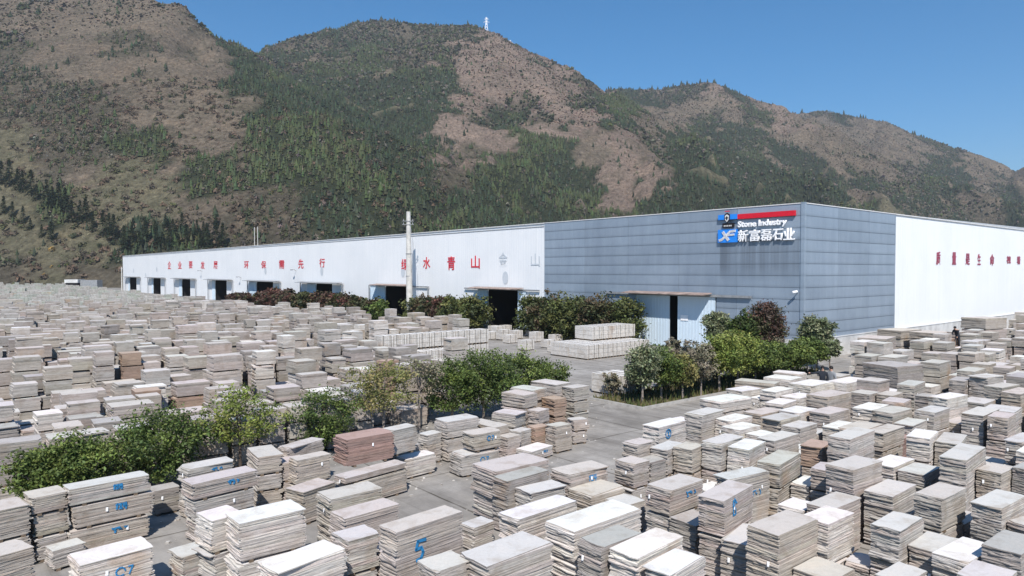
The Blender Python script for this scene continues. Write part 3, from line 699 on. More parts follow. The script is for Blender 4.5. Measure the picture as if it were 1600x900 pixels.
s2 = MB(); shield(s2, s0, z0 - .02, .38, .48, .375, .02); s2.obj('emblem_field', M_trim, em)
s3 = MB(); fbox(s3, s0 - .14, s0 + .14, .40, .42, z0 - .02, z0 + .05); fbox(s3, s0 - .05, s0 + .05, .40, .421, z0 - .16, z0 + .14); s3.obj('emblem_figure', M_black, em)
s4 = MB(); fbox(s4, s0 - .22, s0 + .22, .31, .36, z0 + .53, z0 + .60); s4.obj('emblem_crest', M_red, em)
pb = bar('name_plate', M_black, 1131.4, 1148.5, 349.3, 356.4, .08, .26)
for i in range(5):
    m_ = MB(); s_, z_ = cpx(1134.6 + i * 2.6, 353.3 - i * .15); fbox(m_, s_ - .045, s_ + .045, .262, .27, z_ - .06, z_ + .06)
    m_.obj('plate_letter', M_trim, pb)
# camera on the corner
sc_ = empty('security_camera', (CX, CY, 0), YAW_F); tag(sc_, 'small white security camera on a bracket at the corner of the grey cladding', 'camera')
s_, z_ = fpx(1247, 457); m_ = MB(); m_.tube([(s_, .06, z_), (s_, .4, z_ + .05)], .035, 6); m_.obj('bracket', M_steel, sc_)
m_ = MB(); m_.tube([(s_ - .12, .36, z_ + .08), (s_ + .10, .62, z_ + .02)], [.10, .10], 10); m_.tube([(s_ + .10, .62, z_ + .02), (s_ + .12, .645, z_ + .015)], [.085, .07], 10); m_.obj('camera_body', M_white, sc_)

# ================================================================= STACKS OF STONE SLABS
TONE = {'w': (0.67, 0.65, 0.622), 'g': (0.525, 0.508, 0.485), 'p': (0.495, 0.458, 0.432), 't': (0.495, 0.460, 0.415), 'r': (0.41, 0.315, 0.255),
        'd': (0.39, 0.372, 0.355), 'n': (0.48, 0.46, 0.425), 'm': (0.37, 0.265, 0.235)}
TNAME = {'w': 'bright white', 'g': 'pale grey', 'p': 'pinkish', 't': 'tan', 'r': 'rusty brown', 'd': 'dark grey', 'n': 'greenish grey', 'm': 'dark red'}
# near top corner A, far end C of the long edge, back corner B (picture points used only to survey each pile); top z, bundles, tone, mark, base z
ZS = 0.74
def S(A, Cc, B, z, n, tone, mark=None, zb=0.0, raw=False): return dict(A=A, C=Cc, B=B, z=(z if raw else z * ZS), n=n, tone=tone, mark=mark, zb=zb)
SURV = [
 S((106,766),(231,742),(100,757),1.64,3,'g','scr3',raw=True), S((54,778),(100,768),(44,767),1.60,3,'t',raw=True), S((125,884),(237,853),(114,864),1.35,1,'w','scr'),
 S((82,862),(107,852),(70,856),.5,1,'g',raw=True), S((-18,874),(50,852),(-30,857),1.9,2,'t'), S((-10,800),(19,792),(-20,785),1.5,2,'t',raw=True),
 S((295,734),(364,719),(279,727),2.0,3,'g','scr'), S((302,757),(400,734),(289,748),2.15,3,'p','scr2'), S((334,816),(366,807),(308,803),2.1,2,'w'),
 S((370,817),(474,795),(345,801),2.25,2,'w'), S((286,871),(315,861),(268,857),.8,1,'g'), S((404,715),(433,712),(382,700),2.1,3,'t'),
 S((240,768),(278,759),(235,760),1.0,1,'d'), S((430,894),(543,860),(398,877),2.1,2,'w'), S((516,781),(595,762),(498,768),2.2,2,'n'),
 S((539,811),(622,787),(518,799),2.1,2,'p'), S((554,843),(601,829),(534,828),2.0,2,'g'), S((620,832),(717,797),(601,818),2.5,1,'p','five'),
 S((590,868),(604,863),(563,855),1.4,1,'p'), S((685,893),(728,880),(652,876),2.3,1,'g'), S((762,885),(858,848),(724,862),2.4,1,'g'),
 S((741,825),(768,815),(720,817),.85,1,'g'), S((774,738),(846,715),(752,722),1.5,2,'p',raw=True), S((801,755),(862,736),(780,746),1.45,1,'d',raw=True),
 S((822,768),(868,752),(807,757),1.25,1,'g',raw=True), S((892,744),(948,727),(865,733),1.3,2,'p','scr',raw=True), S((810,812),(900,782),(781,800),1.8,2,'w'),
 S((898,831),(996,792),(860,812),2.5,3,'w'), S((925,777),(973,760),(895,763),1.3,1,'t'), S((975,789),(1002,779),(946,777),1.1,1,'g'),
 S((943,857),(1000,833),(909,841),2.6,2,'d'), S((995,872),(1069,838),(948,857),2.6,1,'w'), S((1053,898),(1115,872),(1003,888),2.5,1,'w'),
 S((1047,768),(1097,750),(1010,757),2.1,2,'p','scr'), S((1132,783),(1180,758),(1089,774),2.6,2,'p','eight'), S((1088,822),(1110,805),(1058,805),1.3,1,'d'),
 S((1170,853),(1212,828),(1123,843),1.6,1,'g'), S((1226,840),(1279,811),(1180,822),2.5,1,'t'), S((1255,798),(1275,786),(1216,787),1.5,1,'w'),
 S((1301,797),(1340,777),(1263,785),1.8,1,'p'), S((1338,831),(1370,809),(1294,815),2.4,2,'w'), S((1405,830),(1445,808),(1357,817),2.5,2,'g'),
 S((1344,737),(1377,720),(1308,725),2.6,1,'p'), S((1296,736),(1314,726),(1270,732),2.0,2,'p'), S((1232,730),(1261,710),(1197,723),2.1,2,'n'),
 S((1250,757),(1266,744),(1224,750),1.2,1,'w'), S((1392,770),(1428,752),(1347,760),1.9,1,'g'), S((1290,905),(1317,883),(1234,882),1.5,1,'t'),
 S((1366,892),(1385,880),(1332,883),1.2,1,'g'), S((1415,912),(1451,892),(1370,897),2.1,1,'g'), S((1401,731),(1427,717),(1365,722),1.7,1,'w'),
 S((1441,742),(1463,729),(1400,733),1.6,1,'g'), S((1427,786),(1437,777),(1383,777),1.3,1,'t'), S((1478,777),(1511,759),(1436,766),2.4,2,'n'),
 S((1522,722),(1560,701),(1477,716),2.6,1,'g'), S((1563,740),(1577,728),(1527,731),2.1,2,'t'), S((1610,735),(1635,720),(1574,727),2.2,2,'d'),
 S((1573,797),(1612,775),(1524,785),2.3,1,'g'), S((1610,824),(1640,808),(1573,810),1.9,1,'p'), S((1503,822),(1528,806),(1469,812),1.2,1,'p'),
 S((1460,864),(1490,840),(1411,848),2.0,1,'g'), S((1512,880),(1552,850),(1459,861),2.2,1,'w'), S((1581,862),(1615,838),(1518,845),2.6,2,'d'),
 S((1562,918),(1598,895),(1490,900),2.5,1,'g'), S((1625,892),(1655,862),(1584,882),2.2,1,'g'),
 S((1125,629),(1167,620),(1099,622),1.6,2,'w'), S((1166,613),(1192,607),(1146,608),1.4,1,'w'), S((1214,613),(1237,606),(1192,609),1.6,1,'w'),
 S((1270,603),(1293,595),(1247,597),1.5,1,'w'), S((1319,600),(1341,591),(1297,595),1.5,1,'w'), S((1294,621),(1320,612),(1268,615),2.2,2,'t'),
 S((1296,647),(1321,638),(1268,641),1.7,1,'p'), S((1109,652),(1141,643),(1081,647),2.1,1,'g'), S((1137,658),(1168,649),(1111,653),1.8,1,'w'),
 S((1157,673),(1185,664),(1133,666),1.7,1,'w'), S((1188,682),(1206,675),(1160,674),1.5,1,'w'), S((1214,688),(1249,676),(1188,682),2.2,2,'g'),
 S((1124,695),(1154,681),(1095,689),2.4,2,'g'), S((1161,702),(1191,689),(1126,697),2.3,1,'w'), S((1192,649),(1222,640),(1169,643),1.5,1,'t'),
 S((1222,657),(1248,648),(1195,651),1.7,1,'n'), S((1246,645),(1267,637),(1218,639),1.6,1,'w'), S((1253,668),(1280,660),(1223,663),1.5,1,'g'),
 S((1272,680),(1285,672),(1252,675),.9,1,'g'), S((1240,712),(1258,698),(1215,702),1.2,1,'w'), S((1285,700),(1298,690),(1252,694),2.0,2,'r'),
 S((1328,687),(1360,671),(1297,680),2.7,2,'g'), S((1312,670),(1339,661),(1284,666),1.4,1,'w'), S((1246,623),(1264,616),(1222,618),1.3,1,'w'),
 S((1225,632),(1246,625),(1196,628),1.2,1,'w'), S((1210,600),(1222,597),(1143,594),1.4,1,'t'), S((1235,594),(1252,589),(1194,589),1.5,1,'w'),
 S((1250,585),(1262,582),(1208,581),1.5,1,'w'), S((1180,622),(1192,617),(1168,619),1.0,1,'w'), S((1030,668),(1072,657),(1004,663),2.5,2,'w','ring'),
 S((1049,706),(1073,694),(1024,700),2.1,2,'g'), S((1081,703),(1098,694),(1053,697),2.2,2,'t'), S((999,696),(1009,692),(977,690),2.3,2,'p'),
 S((990,726),(1003,720),(966,717),1.9,2,'p'), S((1020,722),(1024,718),(1003,715),1.8,2,'d'), S((1145,749),(1203,734),(1120,741),1.9,1,'g','scr'),
 S((1108,768),(1128,757),(1090,759),.9,1,'w'), S((1365,641),(1385,632),(1334,636),1.8,2,'w'), S((1395,646),(1417,637),(1367,640),2.0,1,'n'),
 S((1431,663),(1452,654),(1401,658),1.7,1,'g'), S((1381,677),(1411,665),(1355,672),2.0,2,'t'), S((1405,690),(1420,680),(1382,686),1.2,1,'m'),
 S((1455,686),(1474,675),(1417,682),2.3,2,'w'), S((1497,694),(1520,680),(1459,691),2.1,1,'n'), S((1461,645),(1482,637),(1431,640),2.1,2,'g'),
 S((1484,624),(1505,616),(1462,619),2.4,1,'w'), S((1537,650),(1567,640),(1501,646),2.2,1,'g'), S((1575,654),(1596,647),(1542,651),2.3,2,'p'),
 S((1490,664),(1503,654),(1470,658),1.3,1,'t'), S((1458,621),(1466,617),(1431,617),2.0,1,'d'), S((1429,603),(1445,596),(1402,600),2.1,1,'n'),
 S((1412,630),(1424,624),(1378,626),1.7,1,'p'), S((1362,617),(1372,612),(1335,612),1.7,1,'p'), S((1392,618),(1400,612),(1370,614),1.7,1,'t'),
 S((1512,596),(1518,590),(1488,593),2.3,2,'d'), S((1540,590),(1557,585),(1515,586),2.6,1,'g'), S((1565,606),(1587,600),(1541,602),2.4,2,'n'),
 S((1595,616),(1620,608),(1565,612),2.3,2,'t'), S((1523,581),(1537,575),(1496,578),2.0,1,'n'), S((1403,574),(1423,568),(1362,566),2.4,1,'d'),
 S((1600,692),(1620,678),(1576,688),2.0,2,'g'), S((1620,710),(1640,697),(1587,705),2.0,1,'w'),
 S((1385,530),(1403,526),(1330,527),1.7,3,'p',raw=True), S((1408,517),(1430,514),(1366,513),2.0,3,'t',raw=True), S((1462,521),(1478,518),(1420,517),2.0,3,'t',raw=True), S((1540,498),(1556,495),(1512,495),2.9,3,'t',raw=True),
 # middle group by the road
 S((691,661),(737,651),(680,654),1.5,2,'g',raw=True), S((721,713),(780,702),(703,705),.75,1,'g','scr',raw=True), S((740,680),(783,672),(722,674),1.40,1,'t','scr',zb=.78,raw=True),
 S((675,679),(698,674),(660,676),1.1,1,'g',raw=True), S((633,718),(677,707),(618,712),.68,1,'w',raw=True), S((551,757),(631,733),(535,748),.73,1,'t',raw=True),
 S((540,748),(631,722),(527,741),.95,1,'p',zb=.76,raw=True), S((541,688),(612,674),(527,679),1.86,1,'m',zb=.98,raw=True), S((614,673),(646,664),(603,668),1.80,1,'g',zb=.93,raw=True),
 S((614,705),(656,694),(604,700),.90,1,'d',raw=True), S((452,702),(508,689),(435,698),1.5,2,'p',raw=True), S((460,718),(511,707),(449,713),1.45,2,'t',raw=True),
 S((442,724),(460,721),(435,715),1.25,2,'p',raw=True), S((474,769),(530,755),(438,765),.95,1,'t',raw=True),
 S((820,618),(835,613),(788,612),1.85,3,'p',raw=True), S((838,611),(852,606),(806,605),1.85,3,'g',raw=True), S((873,602),(886,597),(841,595),1.85,3,'g',raw=True),
 S((893,606),(907,601),(886,602),1.75,3,'n',raw=True), S((805,648),(819,642),(770,643),1.25,2,'g',raw=True), S((862,624),(873,620),(852,619),1.5,2,'r',raw=True),
 S((868,667),(893,662),(853,663),1.05,1,'t',raw=True), S((831,670),(850,665),(826,667),.95,1,'r',raw=True), S((818,674),(828,670),(806,671),.9,1,'g',raw=True),
 S((832,706),(865,696),(806,701),.42,1,'w','scr',raw=True), S((792,684),(806,678),(785,679),.85,1,'p',raw=True), S((775,668),(787,663),(737,657),1.15,2,'t',raw=True),
 S((897,657),(917,654),(890,653),1.0,2,'p',raw=True), S((842,643),(852,638),(823,641),1.25,2,'p',raw=True),
]
rs = random.Random(11)
piles = []
for e in SURV:
    zt = e['z']; a, c_, b_ = (np.array(at_z(*e[k], zt)) for k in 'ACB')
    e1, e2 = c_ - a, b_ - a; L, W = np.linalg.norm(e1), np.linalg.norm(e2)
    y1 = math.atan2(e1[1], e1[0]); y2 = math.atan2(e2[1], e2[0]) - math.pi / 2
    yaw = math.atan2(L * math.sin(y1) + W * math.sin(y2), L * math.cos(y1) + W * math.cos(y2))
    if abs(yaw - YAW_G) > 0.35: yaw = YAW_G + (0.35 if yaw > YAW_G else -0.35) * .6
    L = min(max(L, 0.7), 3.0); W = min(max(W, 0.5), 2.1)
    u = np.array([math.cos(yaw), math.sin(yaw)]); v = np.array([-u[1], u[0]])
    p = a + u * L / 2 + v * W / 2
    piles.append(dict(x=p[0], y=p[1], L=L, W=W, yaw=yaw, z=zt, zb=e['zb'], n=e['n'], tone=e['tone'], mark=e['mark'], surv=True, zone='S'))
def corners(p, g=0.0):
    u = np.array([math.cos(p['yaw']), math.sin(p['yaw'])]); v = np.array([-u[1], u[0]]); c = np.array([p['x'], p['y']]); l, w = p['L'] / 2 + g, p['W'] / 2 + g
    return [c + u * l + v * w, c - u * l + v * w, c - u * l - v * w, c + u * l - v * w], (u, v)
def pen(p, q, g=0.0):
    if abs(p['x'] - q['x']) + abs(p['y'] - q['y']) > 7: return 0, None
    A_, ax = corners(p, g); B_, bx = corners(q, g); best = 1e9; bd = None
    for d in (*ax, *bx):
        pa = [c.dot(d) for c in A_]; pb = [c.dot(d) for c in B_]; o_ = min(max(pa), max(pb)) - max(min(pa), min(pb))
        if o_ <= 0: return 0, None
        if o_ < best: best = o_; bd = d if (np.array([q['x'] - p['x'], q['y'] - p['y']]).dot(d) > 0) else -d
    return best, bd
for it in range(40):
    worst = 0
    for i, p in enumerate(piles):
        for q in piles[i + 1:]:
            if p['zb'] > q['z'] - .15 or q['zb'] > p['z'] - .15: continue
            o_, d = pen(p, q, 0.015)
            if o_ > 0:
                worst = max(worst, o_); s_ = min(o_ * .5, .05)
                p['x'] -= d[0] * s_; p['y'] -= d[1] * s_; q['x'] += d[0] * s_; q['y'] += d[1] * s_
                if it > 12:
                    for r_ in (p, q):
                        r_['L'] = max(.6, r_['L'] * .985); r_['W'] = max(.45, r_['W'] * .985)
print('survey overlap left', round(worst, 3))
NS = len(piles)
# cells for a quick overlap search
cellmap = {}
def put(p): cellmap.setdefault((int(p['x'] // 4), int(p['y'] // 4)), []).append(p)
def free(p, g=0.03):
    cx_, cy_ = int(p['x'] // 4), int(p['y'] // 4)
    for i in (-1, 0, 1):
        for j in (-1, 0, 1):
            for q in cellmap.get((cx_ + i, cy_ + j), ()):
                if pen(p, q, g)[0] > 0: return False
    return True
for p in piles: put(p)
gp = lambda *pts: [at_z(x, y, 0) for x, y in pts]
def hall_dist(x, y):   # distance in front of the long facade
    return -((x - CX) * GD[0] + (y - CY) * GD[1])
def in_right(x, y):
    t_ = (x - CX) * GD[0] + (y - CY) * GD[1]; s_ = (x - CX) * FD[0] + (y - CY) * FD[1]
    if s_ > -1.3: return False
    return inpoly(x, y, RIGHT)
RIGHT = gp((955, 752), (1000, 700), (1085, 672), (1105, 645), (1150, 640)) + [at_z(1310, 592, 0), (CX + 3.0, CY - 5.5), (CX + GD[0] * 118, CY + GD[1] * 118), (150, 60), (70, 12), (14, 8.5), (4.6, 12.0), (3.4, 15.5)]
RIGHT_B = at_z(1000, 640, 0)
def local(x, y): return x * GD[0] + y * GD[1], x * FD[0] + y * FD[1]     # a along G, b along F
def world_ab(a, b): return a * GD[0] + b * FD[0], a * GD[1] + b * FD[1]
far_piles = []
def fill(test, arng, brng, lens, wid, zf, tones, gapa, gapb, zone, skip=0.05, lone=0):
    b = brng[0]
    while b < brng[1]:
        W = rs.uniform(*wid); a = arng[0] + rs.uniform(0, 2)
        blockh = rs.uniform(.8, 1.2)
        while a < arng[1]:
            L = rs.uniform(*lens); x, y = world_ab(a + L / 2, b + W / 2)
            a += L + rs.uniform(*gapa)
            if rs.random() < skip or not test(x, y): continue
            yaw = YAW_G + rs.gauss(0, .035 if rs.random() < .8 else .11); z, n = zf(x, y, blockh)
            w_ = W * rs.uniform(.85, 1.0)
            p = dict(x=x + rs.gauss(0, .05), y=y + rs.gauss(0, .05), L=L, W=w_, yaw=yaw, z=z, zb=0.0, n=n, tone=rs.choices(list(tones), list(tones.values()))[0], mark='scr' if rs.random() < .05 else None, surv=False, zone=zone)
            px, py, f = proj(p['x'], p['y'], p['z'])
            if f < 5 or px < -260 or px > 1860: continue
            if not free(p): continue
            put(p); piles.append(p)
        b += W + rs.uniform(*gapb)
TR = {'w': 3, 'g': 5, 'p': 3, 't': 2.2, 'n': 1.6, 'd': 1.4, 'r': .5}
def zr(x, y, bh):
    d = math.hypot(x, y); px, py, f = proj(x, y, 0.5)
    if f < 26 or (px < 1330 and f < 48): z = rs.uniform(.3, .95); return z, 1
    z = rs.choice([.6, .9, 1.2, 1.5, 1.75, 1.9]) * rs.uniform(.85, 1.1); 
    s_ = -((x - CX) * FD[0] + (y - CY) * FD[1])
    if s_ < 9 and px > 1330: z *= 1.25
    return z, (1 if z < .8 else 2 if z < 1.7 else 3)
fill(in_right, (0, 190), (-130, 60), (1.3, 2.0), (.85, 1.25), zr, TR, (.08, .35), (.08, .30), 'R', .04)
# left yard
LEFT = gp((-260, 860), (30, 795), (190, 770), (400, 722), (560, 697), (650, 668), (690, 640), (720, 600), (752, 556)) + []
CW0 = at_z(714, 564, 0)
def crate_zone(x, y):
    a_, b_ = local(x - CW0[0], y - CW0[1]); return -8.0 < a_ < 6.0 and -9.0 < b_ < 2.6
def in_left(x, y):
    hd = hall_dist(x, y); s_ = (x - CX) * FD[0] + (y - CY) * FD[1]
    if hd < 15 or y > 262 - 0.0 * x: return False
    if y > 50 and proj(x, y, 0)[0] > 756 - max(0, 62 - y) * 0: return False
    if crate_zone(x, y): return False
    a, b = local(x, y)
    # far edge rises to the left of the hall
    for (x0, y0), (x1, y1) in zip(LEFT, LEFT[1:]):
        if min(x0, x1) <= x < max(x0, x1): 
            yy = y0 + (y1 - y0) * (x - x0) / (x1 - x0)
            if y < yy: return False
            break
    else:
        if x > LEFT[-1][0] and y < 56: return False
        if x < LEFT[0][0] and y < 17: return False
    if abs((a + 40) % 26 - 13) < 0.9: return False          # aisles for the fork lift
    return True
TL = {'w': 1.6, 'g': 5, 'p': 4, 't': 1.8, 'n': 1.6, 'd': 2.4, 'r': .3}
def zl(x, y, bh):
    z = rs.choice([.9, 1.6, 2.0, 2.3, 2.6, 2.9]) * rs.uniform(.92, 1.08)
    if y < 32: z = min(z, 1.9)
    return z, (1 if z < 1 else 2 if z < 1.7 else 3 if z < 2.5 else 4)
def in_left_near(x, y): return in_left(x, y) and y < 92
def in_left_far(x, y): return in_left(x, y) and y >= 92
fill(in_left_near, (-120, 90), (0, 150), (.75, 1.5), (.8, 1.2), zl, TL, (.05, .28), (.05, .60), 'L', .12)
fill(in_left_far, (-170, 160), (40, 330), (1.1, 2.2), (1.1, 1.6), lambda x, y, bh: (rs.choice([.9, 1.3, 1.7, 2.1, 2.4]) * rs.uniform(.85, 1.15), 2), TL, (.15, .6), (.3, 1.1), 'F', .08)
print('piles', NS, len(piles))

def slab_mesh(mb, L, W, z0, z1, tone, seed, thick, detail, ox=0, oy=0, yaw=0.0, cx=0.0, cy=0.0):
    """rough sawn slabs lying on one another from z0 to z1"""
    r = random.Random(seed); n = max(2, int(round((z1 - z0) / thick))); th = (z1 - z0) / n
    base = TONE[tone]; cyw, syw = math.cos(yaw), math.sin(yaw)
    sx = sy = 0.0; le = re_ = 0.0; tint = 1.0; tcol = (1, 1, 1)
    for i in range(n):
        if i % 5 == 0 or r.random() < .12:
            sx = r.gauss(0, .009 * detail); sy = r.gauss(0, .0045 * detail); le = r.gauss(0, .024 * detail); re_ = r.gauss(0, .024 * detail)
            tint = r.uniform(.86, 1.06); tcol = (1 + abs(r.gauss(0, .03)), 1.0, 1 - abs(r.gauss(0, .025)))
        last = i == n - 1
        l = L / 2 + (r.gauss(0, .008) if not last else .01); w = W / 2 - (abs(r.gauss(0, .0035)) if not last else 0)
        dx = sx + r.gauss(0, .006); dy = sy + r.gauss(0, .0018)
        zz0, zz1 = z0 + i * th, z0 + (i + 1) * th
        if detail >= 1:
            k = 4; ends = []
            for e_, off in ((1, re_), (-1, le)):
                row = [(e_ * (l + off * .6 + r.gauss(0, .011) - (.06 if j in (0, k) and r.random() < .25 else 0)), -w + 2 * w * j / k) for j in range(k + 1)]
                ends.append(row)
            side = [(-l + 2 * l * j / 4, ) for j in range(1, 4)]
            ring = ends[0] + [(-q[0], w + r.gauss(0, .004)) for q in side] + ends[1][::-1] + [(q[0], -w + r.gauss(0, .004)) for q in side]
        else:
            ring = [(l + re_ * .5, -w), (l + re_ * .5 + r.gauss(0, .02), w), (-l + le * .5, w), (-l + le * .5 + r.gauss(0, .02), -w)]
        ring = [(x + dx, y + dy) for x, y in ring]; m_ = len(ring)
        if last and seed % 4 == 0:
            q_ = r.gauss(0, .05); ox_, oy_ = r.gauss(0, .05), r.gauss(0, .03); ring = [(x * math.cos(q_) - y * math.sin(q_) + ox_, x * math.sin(q_) + y * math.cos(q_) + oy_) for x, y in ring]
        if yaw or cx or cy: ring = [(cx + x * cyw - y * syw, cy + x * syw + y * cyw) for x, y in ring]
        t_ = tint * r.uniform(.88, 1.07)
        if r.random() < .06: t_ *= .72
        col = tuple(min(.8, c * t_ * q) for c, q in zip(base, tcol))
        ct = tuple(min(.8, c * r.uniform(1.0, 1.06)) for c in base) if last else col
        b0 = len(mb.v); mb.v += [(x, y, zz0) for x, y in ring] + [(x, y, zz1) for x, y in ring]
        for j in range(m_): mb.f.append((b0 + j, b0 + (j + 1) % m_, b0 + m_ + (j + 1) % m_, b0 + m_ + j)); mb.c.append(col)
        mb.f.append(tuple(range(b0 + m_, b0 + 2 * m_))); mb.c.append(ct)
        if i == 0: mb.f.append(tuple(range(b0 + m_ - 1, b0 - 1, -1))); mb.c.append(col)
def strokes(paths, w, y):
    mb = MB()
    for P_ in paths:
        for (x0, z0), (x1, z1) in zip(P_, P_[1:]):
            dx, dz = x1 - x0, z1 - z0; L_ = math.hypot(dx, dz) or 1; a_, c_ = -dz / L_ * w, dx / L_ * w; ex, ez = dx / L_ * w * .6, dz / L_ * w * .6
            q = [(x0 - ex + a_, z0 - ez + c_), (x1 + ex + a_, z1 + ez + c_), (x1 + ex - a_, z1 + ez - c_), (x0 - ex - a_, z0 - ez - c_)]
            mb.poly([(x, y, z) for x, z in q] + [(x, y - .006, z) for x, z in q], [(7,6,5,4),(4,5,1,0),(5,6,2,1),(6,7,3,2),(7,4,0,3)])
    return mb
def mark_paths(kind, r, s):
    if kind == 'five': return [[(.5 * s, .95 * s), (-.15 * s, .98 * s), (-.3 * s, .45 * s), (.15 * s, .5 * s), (.3 * s, .15 * s), (.1 * s, -.25 * s), (-.25 * s, -.3 * s)]]
    if kind == 'eight': return [[(.2*s, .7*s), (-.2*s, .8*s), (-.25*s, .4*s), (.2*s, .1*s), (.25*s, -.3*s), (-.2*s, -.3*s), (-.2*s, .1*s), (.2*s, .7*s)], [(.0, .9*s), (.4*s, .5*s)]]
    if kind == 'ring':
        return [[(.5*s*math.cos(t*.524), .25*s + .5*s*math.sin(t*.524)) for t in range(13)], [(-.15*s, .45*s), (.15*s, .45*s), (-.1*s, .05*s), (.2*s, .05*s)]]
    k_ = r.random()
    if k_ < .35: return [[(-.6*s, .3*s), (-.45*s, .42*s), (-.55*s, -.1*s)], [(-.3*s, .35*s), (-.05*s, .38*s), (-.2*s, .1*s), (-.02*s, -.12*s), (-.3*s, -.1*s)], [(.15*s, .4*s), (.12*s, .05*s), (.42*s, .08*s)], [(.34*s, .42*s), (.32*s, -.2*s)]]
    if k_ < .6: return [[(.3*s*math.cos(t*.6) - .3*s, .15*s + .3*s*math.sin(t*.6)) for t in range(10)], [(.2*s, .4*s), (.5*s, .4*s), (.25*s, -.15*s)]]
    return [[(q*.55*s + r.uniform(-.1, .1)*s, r.uniform(.1, .5)*s), (q*.55*s + .25*s, r.uniform(-.1, .4)*s), (q*.55*s + r.uniform(0, .35)*s, r.uniform(-.2, .2)*s)] for q in (-1, 0, 1)] + [[(-.5*s, .3*s), (.1*s, .35*s)]]

# ranking: what shows largest is built as things of their own
cands = []
for i, p in enumerate(piles):
    px, py, f = proj(p['x'], p['y'], p['z'])
    vis = -80 < px < 1680 and py < 960
    p['f'] = f; p['px'] = px; p['py'] = py
    area = (p['L'] + p['W']) * 700 * p['z'] * 1000 / f / f
    score = (1e6 if p['surv'] else 0) + area / max(1, p['n']) * (1 if vis else 0)
    cands.append((score, i, p))
cands.sort(key=lambda c: -c[0])
budget = 300; solo = []
for sc2, i, p in cands:
    if sc2 <= 0 or p['px'] < -60 or p['px'] > 1660 or p['py'] > 935: continue
    if budget - p['n'] < 0: break
    budget -= p['n']; solo.append(i)
solo_set = set(solo)
ORD = 'first second third fourth fifth sixth seventh eighth ninth tenth eleventh twelfth thirteenth fourteenth fifteenth sixteenth seventeenth eighteenth nineteenth twentieth twenty-first twenty-second twenty-third twenty-fourth twenty-fifth twenty-sixth twenty-seventh twenty-eighth twenty-ninth thirtieth thirty-first thirty-second thirty-third thirty-fourth thirty-fifth thirty-sixth thirty-seventh thirty-eighth thirty-ninth fortieth forty-first forty-second forty-third forty-fourth forty-fifth forty-sixth forty-seventh forty-eighth forty-ninth fiftieth'.split()
